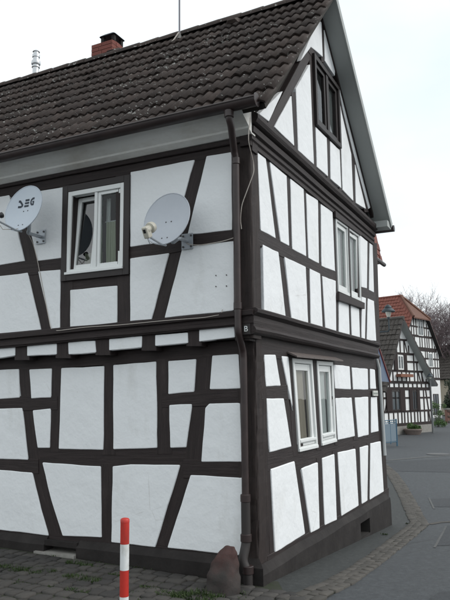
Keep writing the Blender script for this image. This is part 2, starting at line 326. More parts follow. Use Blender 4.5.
# edges of the sett gutter, in the photograph: inner edge (house side) and outer edge
g_in = [on_ground(*p) for p in ((262, 613), (295, 596), (322, 584.5), (350, 569), (380, 548), (411, 522))]
g_out = [on_ground(*p) for p in ((285, 622), (318, 604), (350, 586), (376, 568), (402, 547), (428, 526))]
h_in = [on_ground(*p) for p in ((411, 522), (400, 497), (393, 484), (386, 472), (377, 464))]
h_out = [on_ground(*p) for p in ((428, 526), (415, 502), (407, 488), (398, 475), (387, 465.5))]
pave = poly_sheet('pavement', [(p.x, p.y) for p in g_in+h_in[1:]]+[(16, 2.2), (16, 3.4), (4.9, 3.4), (4.9, 0.3), (0.3, 0.3)], 0.005, ASPHALT2, px=False)
strip = poly_sheet('sett_gutter', [(p.x, p.y) for p in g_in+h_in[1:]]+[(p.x, p.y) for p in (g_out+h_out[1:])[::-1]], 0.009, JOINT, px=False)
def block_mesh(name, sx, sy, h, m, rr, bev=0.22, inset=0.86):
    bm = bmesh.new(); pts = []
    n = 8
    vs0, vs1, vs2 = [], [], []
    for cx, cy in ((-1,-1),(1,-1),(1,1),(-1,1)):
        for k in range(2):
            a = (1.0, 1-bev*1.6) if (k == 0) == ((cx*cy) > 0) else (1-bev*1.6, 1.0)
            j = 1+rr.uniform(-0.09, 0.09)
            pts.append((cx*a[0]*sx/2*j, cy*a[1]*sy/2*j))
    for x, y in pts:
        vs0.append(bm.verts.new((x, y, -0.05))); vs1.append(bm.verts.new((x, y, h*0.62)))
        vs2.append(bm.verts.new((x*inset, y*inset*0.98, h*(1+rr.uniform(-0.12, 0.12)))))
    for i in range(n):
        j = (i+1) % n
        bm.faces.new((vs0[i], vs0[j], vs1[j], vs1[i])); bm.faces.new((vs1[i], vs1[j], vs2[j], vs2[i]))
    bm.faces.new(vs2)
    bmesh.ops.recalc_face_normals(bm, faces=bm.faces)
    me = bpy.data.meshes.new(name); bm.to_mesh(me); bm.free(); me.materials.append(m)
    for p in me.polygons: p.use_smooth = True
    return me
def set_block(name, me, x, y, rot, parent, lift=0.0, s=(1, 1)):
    o = bpy.data.objects.new(name, me); link(o, parent); z = gz(x, y)+lift
    sl = (gz(x+0.05, y)-gz(x-0.05, y))/0.1
    o.matrix_local = Matrix.Translation((x, y, z)) @ Matrix.Rotation(-math.atan(sl)+R_.gauss(0, 0.025), 4, 'Y') @ Matrix.Rotation(R_.gauss(0, 0.025), 4, 'X') @ Matrix.Rotation(rot, 4, 'Z') @ Matrix.Diagonal((s[0], s[1], 1, 1))
    return o
sett_meshes = [block_mesh('sett', 0.165, 0.098, 0.013, SETT, R_, 0.10, 0.90) for _ in range(5)]
def resample(pts, step):
    d = [0]
    for a, b in zip(pts, pts[1:]): d.append(d[-1]+(b-a).length)
    n = max(1, int(d[-1]/step)); res = []
    for i in range(n):
        t = d[-1]*(i+0.5)/n
        for k in range(len(pts)-1):
            if d[k] <= t <= d[k+1]: res.append((pts[k].lerp(pts[k+1], (t-d[k])/max(1e-6, d[k+1]-d[k])), t/d[-1])); break
    return res
def lay_strip(a, b, rows, step=0.172):
    mid = [(p+q)/2 for p, q in zip(a, b)]
    for r in range(rows):
        f = (r+0.5)/rows; line = [p.lerp(q, f) for p, q in zip(a, b)]
        wid = sum((p-q).length for p, q in zip(a, b))/len(a)/rows
        rs = resample(line, step)
        for i, (p, t) in enumerate(rs):
            q = rs[min(i+1, len(rs)-1)][0]; o = rs[max(i-1, 0)][0]; dv = q-o
            L = sum((line[k+1]-line[k]).length for k in range(len(line)-1))/len(rs)
            set_block('sett', R_.choice(sett_meshes), p.x+R_.gauss(0, 0.004)+(dv.normalized().x*0.08 if r % 2 else 0), p.y+R_.gauss(0, 0.004)+(dv.normalized().y*0.08 if r % 2 else 0), math.atan2(dv.y, dv.x)+R_.gauss(0, 0.03), strip, 0.008, (L/0.165*0.95, min(1.3, wid/0.098*0.93)))
lay_strip(g_in, g_out, 3); lay_strip(h_in, h_out, 3)
# pale seams, darker repair patches, a manhole
def seam(pts, wdt, name='road_seam', m=SEAM, lift=0.006):
    P = [on_ground(*p) for p in pts]; a, b = [], []
    for i, p in enumerate(P):
        t = (P[min(i+1, len(P)-1)]-P[max(i-1, 0)]); nn = Vector((-t.y, t.x, 0)).normalized()*wdt/2
        a.append(p+nn); b.append(p-nn)
    return poly_sheet(name, [(p.x, p.y) for p in a+b[::-1]], lift, m, px=False)
poly_sheet('road_patch', [(437, 546), (447, 526), (470, 522), (470, 545)], 0.004, PATCH)
poly_sheet('road_patch', [(434, 507), (430, 499), (455, 498), (462, 507)], 0.004, PATCH)
poly_sheet('road_patch', [(428, 600), (440, 592), (480, 590), (480, 625), (430, 625)], 0.004, PATCH)
poly_sheet('road_patch', [(389, 461.5), (389, 471), (470, 473), (470, 458)], 0.004, PATCH, grid=1)
seam([(434.5, 548), (446, 526.5)], 0.03); seam([(429, 498), (434, 509)], 0.035); seam([(388, 460.5), (420, 457.5), (470, 454)], 0.22); seam([(429, 524.5), (440, 522.5), (470, 521)], 0.10, m=SETT)
mh = on_ground(438, 454.3)
cover = thing('manhole_cover', mh, 'round iron manhole cover in the asphalt of the far road', 'manhole cover')
IRON = mat('cast_iron', (0.10, 0.10, 0.10), 0.6, 0.4, 0.3)
adopt(MB().lathe(mh+Vector((0,0,0.002)), [(0.40, 0), (0.40, 0.016), (0.33, 0.016)], 24).build('rim', IRON), cover); adopt(MB().lathe(mh+Vector((0,0,0.002)), [(0.325, 0), (0.325, 0.012), (0.28, 0.012), (0.27, 0.008), (0.1, 0.008)], 24).build('lid', IRON), cover)

# cobbles before the house
cob = poly_sheet('cobbled_pavement', [(-3.2, 8.2), (-3.2, -0.9), (-0.9, -0.95), (g_in[1].x-0.05, g_in[1].y+0.06), (0.32, -0.06), (0.3, 8.2)], 0.006, JOINT, px=False)
cob_meshes = [block_mesh('cobble', 0.185, 0.145, 0.020, COBBLE, R_, 0.16, 0.84) for _ in range(8)]
spots = []
xx = 0.02
row = 0
while xx > -3.0:
    wx = R_.uniform(0.12, 0.17); yy = -0.9+R_.uniform(0, 0.15)
    while yy < 6.5:
        wy = R_.uniform(0.095, 0.175); x = xx-wx/2+R_.gauss(0, 0.006)+0.02*math.sin(yy*1.7+row); y = yy+wy/2
        lim = g_in[0].x
        if not (x > -0.62 and y < (-0.07 if x < 0.0 else -0.07) and y < -0.45) and not (x > 0.07 and y > -0.02): spots.append((x, y, wx, wy))
        yy += wy
    xx -= wx; row += 1
def pixel(p):
    d = Vector(p)-CAM; c = Vector((right.dot(d), -up.dot(d), -back.dot(d))); return 225+FPX*c.x/c.z, 300+FPX*c.y/c.z, c.z
vis, rest = [], []
for s in spots:
    px, py, dz = pixel((s[0], s[1], gz(s[0], s[1])))
    (vis if (dz > 0.5 and -12 < px < 462 and py < 616) else rest).append((dz, s))
vis.sort(key=lambda t: t[0]); rest += vis[300:]; vis = vis[:300]
def cob_dims(s): return R_.choice(cob_meshes), (s[3]/0.185*0.95, s[2]/0.145*0.93)
for dz, s in vis:
    me, sc_ = cob_dims(s); set_block('cobble', me, s[0], s[1], math.pi/2+R_.gauss(0, 0.06), cob, 0.004+R_.gauss(0, 0.003), sc_)
mb = MB()
for dz, s in rest:
    me, sc_ = cob_dims(s); T = Matrix.Translation((s[0], s[1], gz(s[0], s[1])+0.004)) @ Matrix.Rotation(math.pi/2, 4, 'Z') @ Matrix.Diagonal((sc_[0], sc_[1], 1, 1))
    mb.add([T @ v.co for v in me.vertices], [tuple(p.vertices) for p in me.polygons])
tag(mb.build('further_cobbles', COBBLE, cob, smooth=True), kind='stuff')

# moss and grass between the cobbles
gv, gf = [], []
def tuft(c, rad, n, h):
    for _ in range(n):
        a = R_.uniform(0, 6.28); r = rad*math.sqrt(R_.random()); x, y = c.x+r*math.cos(a)*1.0, c.y+r*math.sin(a)*2.0
        b = Vector((x, y, gz(x, y)+0.012)); d = Vector((R_.gauss(0, 0.6), R_.gauss(0, 0.6), 1)).normalized()*h*R_.uniform(0.4, 1.1); s = Vector((math.cos(a+1), math.sin(a+1), 0))*R_.uniform(0.003, 0.006)
        k = len(gv); gv.extend([b-s, b+s, b+d*0.6+s*0.8, b+d, ]); gf.append((k, k+1, k+2, k+3))
for px, py, r, n, h in ((12, 571, 0.10, 420, 0.04), (29, 573, 0.09, 300, 0.035), (43, 572, 0.08, 240, 0.03), (79, 566, 0.08, 300, 0.04), (82, 581, 0.10, 420, 0.045), (78, 593, 0.06, 120, 0.03), (192, 600, 0.11, 420, 0.045), (172, 597, 0.08, 200, 0.04), (207, 597, 0.08, 260, 0.05), (118, 577, 0.05, 100, 0.03), (150, 590, 0.05, 90, 0.03), (238, 594, 0.05, 110, 0.03), (15, 585, 0.05, 80, 0.02), (55, 590, 0.06, 80, 0.02)):
    tuft(on_ground(px, py), r, n, h)
for _ in range(40):
    tuft(on_ground(R_.uniform(-10, 260), R_.uniform(556, 610)), 0.05, 14, 0.02)
for px, py in ((336, 541), (342, 539), (347, 537), (375, 523), (381, 521), (384, 534), (408, 524)): tuft(on_ground(px, py+R_.uniform(-1, 2)), 0.03, 40, 0.03)
tag(mesh('grass', gv, gf, MOSS, fix=False), 'small green tufts of moss and grass between the cobbles', 'grass', kind='stuff')

# ------------------------------------------------------------------ the half-timbered house
HOUSE = thing('half_timbered_house', (0, 0, 0), 'large white half-timbered house with dark brown timbers and brown tiled roof in the foreground', 'house')
PU, PF, PLo = Plane('L', 0.0), Plane('L', 0.02), Plane('L', 0.15)          # eaves side: upper storey, frieze, ground floor
QU, QLo, QG = Plane('R', 0.0), Plane('R', 0.05), Plane('R', -0.05)         # gable side: upper storey, ground floor, gable
def panel(P, poly, px=True, parent=HOUSE, name='plaster_panel', m=PLASTER, proud=0.0, edge=0.0055):
    pts = [Vector(P.uv(*p)) for p in poly] if px else [Vector(p) for p in poly]
    # resample the outline with rounded corners and a hand-made wobble
    res = []; n = len(pts); seed = R_.uniform(0, 100)
    for i in range(n):
        a, b, c = pts[i-1], pts[i], pts[(i+1) % n]
        ang = (a-b).angle(c-b) if (a-b).length > 1e-5 and (c-b).length > 1e-5 else 3
        rc = min(max(0.010, edge*1.5/math.tan(max(0.2, ang)/2)), (a-b).length*0.3, (c-b).length*0.3)
        if ang > 2.7: res.append(b)
        else:
            p0 = b+(a-b).normalized()*rc; p1 = b+(c-b).normalized()*rc
            for t in (0, 0.5, 1): res.append(p0*(1-t)**2+b*2*t*(1-t)+p1*t*t)
        L = (c-b).length; k = int(L/0.13)
        for j in range(1, k):
            t = rc/L+(1-2*rc/L)*j/k; q = b.lerp(c, t); nn = Vector((-(c-b).y, (c-b).x)).normalized()
            res.append(q+nn*0.0065*noise.noise((q.x*5+seed, q.y*5, 0.3)))
    area = sum(res[i].x*res[(i+1) % len(res)].y-res[(i+1) % len(res)].x*res[i].y for i in range(len(res)))
    if area < 0: res.reverse()
    m_ = len(res); nrm = []
    for i in range(m_):
        t = (res[(i+1) % m_]-res[i-1]).normalized(); nrm.append(Vector((-t.y, t.x)))
    cen = sum(res, Vector((0, 0)))/m_
    rings = [(-0.002, -0.05), (0.0, -edge*0.8), (edge*0.3, -edge*0.25), (edge*1.0, 0.001)]
    vs, fs = [], []
    for off, wv in rings:
        for i in range(m_):
            q = res[i]+nrm[i]*off; vs.append(P.p(q.x, q.y, wv+proud))
    for r in range(len(rings)-1):
        for i in range(m_):
            j = (i+1) % m_; fs.append((r*m_+i, r*m_+j, (r+1)*m_+j, (r+1)*m_+i))
    b0 = (len(rings)-1)*m_; fs.append(tuple(b0+i for i in range(m_)))
    o = mesh(name, vs, fs, m, parent); smooth_by_angle(o, 25); return o
def beam_uv(P, l0, r0, l1, r1, front, depth=0.13, name='timber', m=WOOD, parent=HOUSE, wob=0.005, ch=0.006, gr=None):
    l0, r0, l1, r1 = map(Vector, (l0, r0, l1, r1)); L = ((l0+r0)/2-(l1+r1)/2).length
    n = max(2, int(L/0.16)); vs, fs, uvs = [], [], []; s1, s2 = R_.uniform(0, 99), R_.uniform(0, 99); uo, vo = R_.uniform(0, 50), R_.uniform(0, 50)
    for i in range(n+1):
        t = i/n; a, b = l0.lerp(l1, t), r0.lerp(r1, t); d = (b-a).normalized(); wd = (b-a).length
        a = a+d*wob*noise.noise((t*L*2.2+s1, 0, 0)); b = b+d*wob*noise.noise((t*L*2.2+s2, 7, 0)); fr = front+0.4*wob*noise.noise((t*L*1.6+s1, 3, 3))
        for q, w_, vv in ((a, fr-depth, 0), (a, fr-ch, 0.12), (a+d*ch, fr, 0.13), (b-d*ch, fr, 0.13+wd), (b, fr-ch, 0.14+wd), (b, fr-depth, 0.3+wd)):
            vs.append(P.p(q.x, q.y, w_)); uvs.append((uo+t*L, vo+vv))
    for i in range(n):
        for k in range(5): fs.append((i*6+k, i*6+k+1, i*6+6+k+1, i*6+6+k))
        fs.append((i*6+5, i*6, i*6+6, i*6+11))
    fs += [(0, 1, 2, 3, 4, 5), tuple(n*6+k for k in (5, 4, 3, 2, 1, 0))]
    return mesh(name, vs, fs, m, parent, uvs=uvs)
def T(P, o, c0, c1, w0, w1=None, front=None, name=None, depth=0.13, m=WOOD, **k):
    w1 = w0 if w1 is None else w1
    if front is None: front = {'v': -0.008, 'h': -0.005, 'b': -0.011}[o]
    if name is None: name = {'v': 'post', 'h': 'rail', 'b': 'brace'}[o]
    dx, dy = ((0.5, 0) if o != 'h' else (0, 0.5))
    f = lambda c, w_, s: P.uv(c[0]+s*dx*w_, c[1]+s*dy*w_)
    return beam_uv(P, f(c0, w0, -1), f(c0, w0, 1), f(c1, w1, -1), f(c1, w1, 1), front, depth, name, m, **k)

# --- eaves side, upper storey
for poly in (
    [(-28,202),(9,195),(24.5,261),(0,265),(-28,269)], [(22,194),(63.6,187),(61.4,258),(37,261)],
    [(-28,281),(0,276),(27.5,272.6),(41,331),(0,334.5),(-28,337)], [(38,271.4),(60.4,269.6),(59.8,329.5),(51,330.5)],
    [(70,290),(117,285.6),(117,324),(70,328)], [(130.4,172),(194.6,159.6),(171.5,240.5),(130,247)],
    [(130,258.4),(169,253),(151,320.6),(130,322.4)], [(206.4,156),(231.4,152),(232,230),(187.4,234.6)],
    [(182.4,247),(233.6,241),(233.6,310.5),(164.4,318)]): panel(PU, poly)
T(PU,'h',(-28,196),(252,143),15,14, front=-0.008, name='wall_plate'); T(PU,'h',(-28,191),(252,138.5),6,5, front=0.022, name='plate_moulding')
T(PU,'b',(15.5,188),(46.5,336),14); T(PU,'h',(-28,275),(63,264),15); T(PU,'v',(66,185),(65,334),14); T(PU,'v',(123.5,172),(123.5,328),17)
T(PU,'h',(63,286.5),(131,279),17, front=-0.013); T(PU,'h',(129,252.5),(235,235.5),15); T(PU,'b',(200.6,155),(157.5,324),17)
T(PU,'h',(-28,343.5),(254.5,317),15,15, front=0.012, name='sill_beam'); T(PU,'h',(-28,340),(254.5,312.5),5.5, front=0.045, name='sill_moulding'); T(PU,'h',(-28,347.5),(254.5,321.5),4, front=0.026, name='sill_moulding')
# --- frieze of joist ends
for poly in ([(-26,349),(15,346),(15,355.6),(0,358),(-26,361)], [(27,345.6),(56.6,343.6),(56.6,354.4),(27,356)], [(68,342.4),(95,340.6),(96,352.4),(68.4,354.4)],
    [(109,339),(142,336),(141.6,347.4),(109,350.4)], [(155,335),(187.6,332.4),(188,343),(155,346)], [(199,329.6),(234,326),(235,337.4),(199,341.6)]): panel(PF, poly)
for c, y in ((-32,353),(21,350.5),(62.3,348.5),(102.2,345.5),(148.3,341),(193.3,336.5),(242,331)): T(PF,'v',(c,y-9),(c,y+9.5),15, front=-0.006, name='joist_end')
# --- eaves side, ground floor
for poly in (
    [(-22,371),(18.6,369),(19.6,397.6),(0,399),(-22,399)], [(29,369.4),(51.6,368.4),(51,397.6),(31,398.6)], [(-22,409),(22,408),(28,460),(0,459),(-22,457)], [(32.4,410.4),(50.6,408.4),(49.6,448),(37.4,448)],
    [(61,368),(104,366),(103,450),(58.4,449)], [(113,365),(156,361.4),(157,448),(113,449.4)], [(168,361),(196,359),(194,392),(168,394.4)], [(169,405),(192,404),(186,447.4),(170,448)],
    [(212,355.6),(238.6,354),(240.4,388.6),(209.4,389.4)], [(205,408),(209,403.6),(240,402.8),(242.4,462),(201,462)],
    [(-22,469),(0,470),(32,472.6),(41,510),(48.6,536),(0,530),(-22,527)], [(42,462.4),(100.6,466.4),(101.4,537.6),(62.4,536),(51,500)], [(112.4,466.4),(130,464.5),(180,465),(155,547.4),(111,542.4)],
    [(190.4,475),(245,478),(246,530),(243,556),(167,548)]): panel(PLo, poly, edge=0.008)
T(PLo,'h',(-28,366.5),(252,347),15,16, front=-0.010, name='head_beam')
T(PLo,'b',(23.8,366),(33.5,466),13.5); T(PLo,'v',(56.3,366),(54,452),12.5); T(PLo,'h',(-22,404),(57,403),15); T(PLo,'v',(108.5,363),(108,455),13.5); T(PLo,'v',(162,359),(163.5,454),16)
T(PLo,'h',(162,400.5),(244,396),15,18); T(PLo,'b',(204,355),(193.3,470),20); T(PLo,'b',(186,462),(160.5,553),17)
T(PLo,'h',(-22,463.5),(38,466.5),15); T(PLo,'h',(34,456.5),(190,456.8),21, front=-0.012); T(PLo,'h',(183,469),(248,470.5),19)
T(PLo,'b',(36,462),(56,541),16); T(PLo,'v',(106.5,464),(106.2,544),14.5); T(PLo,'h',(-22,531),(252,561),12,13, front=-0.010, name='sill_beam')
# --- gable side, upper storey
for poly in (
    [(257.8,152.5),(265.8,158.5),(267.5,170),(275.8,238.5),(261,230.5)], [(270,161.7),(286.7,175.8),(289.3,246),(280.8,241.5)], [(290.5,178.5),(303.7,189),(306.3,256.5),(292.5,249)],
    [(306.3,193),(318,200),(319,263.5),(308.6,258)], [(321,204),(332.5,211.7),(335,270),(335.6,271.7),(321.7,266)], [(359.8,235),(367.5,241.5),(367,288.5),(361.4,287)], [(369.8,243),(372.6,245),(374,292.5),(369.2,290)],
    [(263,244.5),(278.5,252),(285.8,317),(264.2,311.5)], [(284.7,256.7),(305.8,266.7),(308.3,324),(291.7,318.6)], [(310,268.5),(320.2,273.5),(322.7,328),(311,324.5)], [(322.5,276),(335.8,280.8),(336.3,331.7),(325.5,328.3)],
    [(339,301),(348.7,304),(349.7,336),(339,332.5)], [(351,305.3),(359,308.7),(360,337.5),(352,336)], [(362,296.7),(366,298),(365,339),(361.7,338)], [(368,298.3),(374,301),(376.3,341),(367,340)]): panel(QU, poly)
T(QU,'h',(251,146),(375,246.5),12, front=-0.012, name='head_rail'); T(QU,'b',(267.8,156),(288.8,322),6.5,8.5); T(QU,'h',(256,235),(337,276.5),18,13); T(QU,'h',(360.5,291.5),(376,298),12)
T(QU,'v',(288.5,173),(291,250),5.5); T(QU,'v',(304.9,187),(309.7,328),5); T(QU,'v',(319.6,199),(320.4,268),4.5); T(QU,'v',(321.3,268),(324.2,331),5); T(QU,'v',(333.6,209),(337.6,335),4.2)
T(QU,'v',(349.9,302),(350.9,339),4.2); T(QU,'v',(359.8,233),(360.9,341),3.8); T(QU,'v',(368.7,240),(368.2,292),4); T(QU,'v',(367,296),(366,343),4); T(QU,'v',(375,243),(378.2,345),5, name='corner_post', m=WOODP)
# --- gable side, ground floor
for poly in (
    [(264.5,354.7),(275.8,354.7),(281,386),(266.2,386.7)], [(281.7,356),(288.6,356.5),(293.3,412),(291.8,404)], [(266.7,398.3),(284,398.3),(291.7,446.7),(270,452.5)],
    [(333.6,364.7),(349.7,366.3),(351,389.5),(335.4,388.7)], [(352,367.5),(367.8,368.8),(368.3,389.7),(353.3,389.7)], [(370.3,368.8),(375,369.7),(376.2,389),(370.5,389)],
    [(335.6,398),(351.7,397.5),(355,436.3),(338.2,440)], [(355,397.5),(368.3,396.7),(368.7,435),(358.3,437.5)], [(371.3,397.2),(377,397),(378.7,431.3),(371.3,433)],
    [(271.3,469.2),(294.7,461.2),(305.3,534),(275.5,552.5),(272,484)], [(301.7,468.7),(318,462.3),(319.8,528.5),(311,533)], [(322.4,458.3),(334.5,454),(337,520),(325,525.5)],
    [(338,452.5),(355.5,448.7),(358.7,505.8),(341.7,516.3)], [(360,447.5),(368.3,445.3),(367.5,500.8),(362,504.2)], [(370.8,443.3),(380.8,441.3),(383.8,491.7),(370,500)]): panel(QLo, poly, edge=0.009)
T(QLo,'h',(257,345.5),(380,363),22,15, front=-0.006, name='head_beam'); T(QLo,'b',(278.3,350),(308.4,540),7,9); T(QLo,'h',(262,392.5),(288,392.5),15); T(QLo,'v',(290.3,352),(296.2,456),4.6)
T(QLo,'v',(267.6,352),(275,556),8, front=-0.014, name='post'); T(QLo,'h',(266,460.5),(304,456.5),23,26, front=-0.010, name='sill_rail'); T(QLo,'h',(302,459.6),(384,435.5),21,13, front=-0.013, name='sill_rail'); T(QLo,'v',(314.2,358),(320,450),5.5); T(QLo,'v',(332.9,361),(337.4,445),3.6); T(QLo,'h',(333,393.5),(379,393),12)
T(QLo,'v',(350.7,364),(356.9,440),5.4); T(QLo,'v',(369,366),(370.1,437),4.4); T(QLo,'v',(320.2,458),(322.6,531),6); T(QLo,'v',(336.2,451),(339.7,523),6.5); T(QLo,'v',(357.6,446),(360.5,509),6); T(QLo,'v',(369.6,443),(368.7,504),4.6)
T(QLo,'v',(378.4,360),(386.3,498),5, name='corner_post', m=WOODP); T(QLo,'h',(268,564),(389,492),16,9, front=-0.004, name='sill_beam')
# --- gable triangle
for poly in (
    [(259,114),(283.5,90),(269,121.5)], [(274.5,127),(291.5,95.5),(294.3,146)], [(296,88.5),(310,64),(314,164.5),(298.3,150.5)], [(300,62),(318,20),(321.5,22),(322.8,57),(311,47)], [(324,18),(328,32),(335,65),(334.9,76),(325,61)],
    [(338.8,77),(347,108),(371,207),(368.7,209),(354.2,155),(343.3,110),(339,88)], [(339.6,101),(341.6,112),(351.3,154),(353.4,201),(342.8,190)], [(355.3,164),(366,209),(356,203)],
    [(315.9,127),(326.8,137.8),(328,176.5),(317,167)], [(330.3,141),(339.7,150),(341.3,188.3),(330.8,179)]): panel(QG, poly)
T(QG,'b',(268.5,131),(312,49),8.5); T(QG,'v',(294.3,92),(297,152),4.2); T(QG,'v',(312.6,52),(316,168),4.6); T(QG,'h',(309,47.5),(340,91.5),9, front=-0.004, name='lintel'); T(QG,'v',(338.6,84),(342.2,191),4)
T(QG,'v',(328.5,136),(329.6,180),4); T(QG,'v',(353.4,154),(355,204),3.6); T(QG,'b',(338.6,82),(353.4,159),4); T(QG,'b',(353.2,157),(367.6,212),4); T(QG,'v',(322.8,16),(324.2,62),3.8)

# --- dark wall core behind the panels, with openings for the windows
def core(P, u0, u1, v0, v1, holes, w, name):
    us = sorted({u0, u1, *[h[0] for h in holes], *[h[1] for h in holes]}); vs_ = sorted({v0, v1, *[h[2] for h in holes], *[h[3] for h in holes]}); mb = MB()
    for a, b in zip(us, us[1:]):
        for c, d in zip(vs_, vs_[1:]):
            mu, mv = (a+b)/2, (c+d)/2
            if not any(h[0] < mu < h[1] and h[2] < mv < h[3] for h in holes): mb.fbox(P, a, b, c, d, w, w-0.05)
    return mb.build(name, DARK, HOUSE)
LEN = 8.0; WID = 4.78
core(PU, 0.1, LEN, 2.3, 4.25, [(1.50, 2.18, 3.05, 3.92)], -0.085, 'wall_core'); core(PLo, 0.2, LEN, 0.0, 2.3, [], -0.085, 'wall_core')
core(QU, 0.1, WID, 2.3, 4.3, [(2.78, 3.88, 3.07, 4.02)], -0.085, 'wall_core'); core(QLo, 0.25, WID+0.1, 0.0, 2.3, [(1.22, 2.58, 1.14, 2.06)], -0.085, 'wall_core')
# gable core: a triangle with a window hole made of four pieces
def gpoly(pts): return MB().add([QG.p(u, v, -0.085) for u, v in pts], [tuple(range(len(pts)))])
mb = MB()
for pts in ([(-0.1,4.3),(1.86,4.3),(1.86,6.6),(0.1,4.62)], [(2.88,4.3),(4.85,4.3),(4.7,4.55),(2.88,6.2)], [(1.86,4.3),(2.88,4.3),(2.88,5.06),(1.86,5.06)], [(1.86,5.9),(2.88,5.9),(2.88,6.2),(2.16,6.82),(1.86,6.55)]):
    mb.add([QG.p(u, v, -0.085) for u, v in pts], [tuple(range(len(pts)))])
mb.build('gable_core', DARK, HOUSE)
# plain far walls and floors close the body
mb = MB(); mb.box(WID-0.1, WID, 0.12, LEN, -0.5, 4.4); mb.build('rear_wall', PLASTER, HOUSE)
mb = MB(); mb.box(0.1, WID-0.1, LEN-0.1, LEN, -0.5, 4.4); mb.build('far_gable_wall', PLASTER, HOUSE)
mb = MB(); mb.box(0.2, WID-0.1, 0.15, LEN-0.1, 2.2, 2.32); mb.box(0.2, WID-0.1, 0.15, LEN-0.1, 4.3, 4.4); mb.build('floor', DARK, HOUSE)
# further bays of the eaves side, beyond the left edge of the photograph
for P, z0, z1, mid in ((PU, 2.48, 4.10, 3.2), (PLo, 0.25, 2.0, 1.1)):
    for k in range(4):
        u = 3.86+k*1.05
        beam_uv(P, (u, z0-0.02), (u+0.14, z0-0.02), (u, z1+0.02), (u+0.14, z1+0.02), -0.020, name='post')
        for a, b in ((z0+0.02, mid-0.06), (mid+0.06, z1)): panel(P, [(u+0.16, a), (u+1.03, a), (u+1.03, b), (u+0.16, b)], px=False)
        beam_uv(P, (u+0.1, mid-0.075), (u+0.1, mid+0.075), (u+1.1, mid-0.075), (u+1.1, mid+0.075), -0.016, name='rail')
for P, a, b, fr, nm in ((PU, 4.04, 4.20, -0.008, 'wall_plate'), (PU, 2.28, 2.42, 0.012, 'sill_beam'), (PLo, 1.97, 2.16, -0.010, 'head_beam'), (PLo, 0.15, 0.26, -0.010, 'sill_beam')):
    beam_uv(P, (3.78, a), (3.78, b), (LEN, a), (LEN, b), fr, name=nm)
beam_uv(PF, (3.7, 2.12), (3.7, 2.3), (LEN, 2.12), (LEN, 2.3), -0.006, name='frieze_beam')

# --- corner posts, eroded
def corner_post(x0, x1, y0, y1, z0, z1, name, rough):
    n = 34; vs, fs, uvs = [], [], []; b = 0.02; uo = R_.uniform(0, 40)
    ring = [(x0, y1), (x0, (y0*0.4+y1*0.6)), (x0, y0+b), (x0+b*0.35, y0+b*0.35), (x0+b, y0), ((x0*0.4+x1*0.6), y0), (x1, y0), (x1, y1)]
    for i in range(n+1):
        z = z0+(z1-z0)*i/n
        for k, (x, y) in enumerate(ring):
            j = rough*(noise.noise((z*3, k*1.7, x0*9))+0.6*noise.noise((z*11, k*3.1, 4))) if 0 < k < 7 else 0
            vs.append((x+abs(j)*0.7+0.3*j, y+abs(j)*0.7+0.3*j, z)); uvs.append((uo+z, k*0.06))
    m_ = len(ring)
    for i in range(n):
        for k in range(m_): fs.append((i*m_+k, i*m_+(k+1) % m_, (i+1)*m_+(k+1) % m_, (i+1)*m_+k))
    fs += [tuple(range(m_)), tuple(n*m_+k for k in range(m_))[::-1]]
    o = mesh(name, vs, fs, WOODP, HOUSE, uvs=uvs); return o
corner_post(0.004, 0.20, 0.004, 0.218, 2.46, 4.13, 'corner_post', 0.006)
corner_post(0.152, 0.40, 0.052, 0.245, 0.12, 2.26, 'corner_post', 0.018)
corner_post(0.012, 0.20, 0.010, 0.19, 2.22, 2.47, 'corner_block', 0.004)

# --- mouldings along the gable side
def profile(P, prof, u0, u1, name, m=WOOD, ret=None):
    n = 26; vs, fs, uvs = [], [], []; s = R_.uniform(0, 50); k_ = len(prof)
    for i in range(n+1):
        u = u0+(u1-u0)*i/n; dz = 0.006*noise.noise((u*0.9+s, 0, 0)); acc = 0
        for j, (w_, z) in enumerate(prof):
            if j: acc += math.hypot(prof[j][0]-prof[j-1][0], prof[j][1]-prof[j-1][1])
            vs.append(P.p(u, z+dz, w_)); uvs.append((u+s, acc+s))
    for i in range(n):
        for j in range(k_-1): fs.append((i*k_+j, i*k_+j+1, (i+1)*k_+j+1, (i+1)*k_+j))
    fs += [tuple(range(k_)), tuple(n*k_+j for j in range(k_))[::-1]]
    return mesh(name, vs, fs, m, HOUSE, uvs=uvs)
profile(QU, [(-0.10,4.085),(0.012,4.085),(0.012,4.13),(0.03,4.145),(0.03,4.175),(0.018,4.18),(0.018,4.20),(0.045,4.215),(0.05,4.27),(0.03,4.275),(0.03,4.295),(0.075,4.31),(0.095,4.345),(0.095,4.385),(0.07,4.40),(0.03,4.435),(-0.10,4.44)], -0.03, WID+0.02, 'gable_cornice')
profile(QU, [(-0.10,2.255),(0.0,2.255),(0.022,2.27),(0.035,2.295),(0.022,2.32),(0.008,2.33),(0.012,2.38),(0.008,2.425),(0.028,2.44),(0.05,2.455),(0.055,2.485),(0.03,2.50),(-0.10,2.505)], -0.02, WID+0.02, 'jetty_moulding')
MB().hexa([(0.03, 0.2, 2.225), (0.148, 0.2, 2.225), (0.148, LEN, 2.10), (0.03, LEN, 2.10), (0.03, 0.2, 2.245), (0.148, 0.2, 2.245), (0.148, LEN, 2.12), (0.03, LEN, 2.12)]).build('jetty_soffit', DARK, HOUSE)
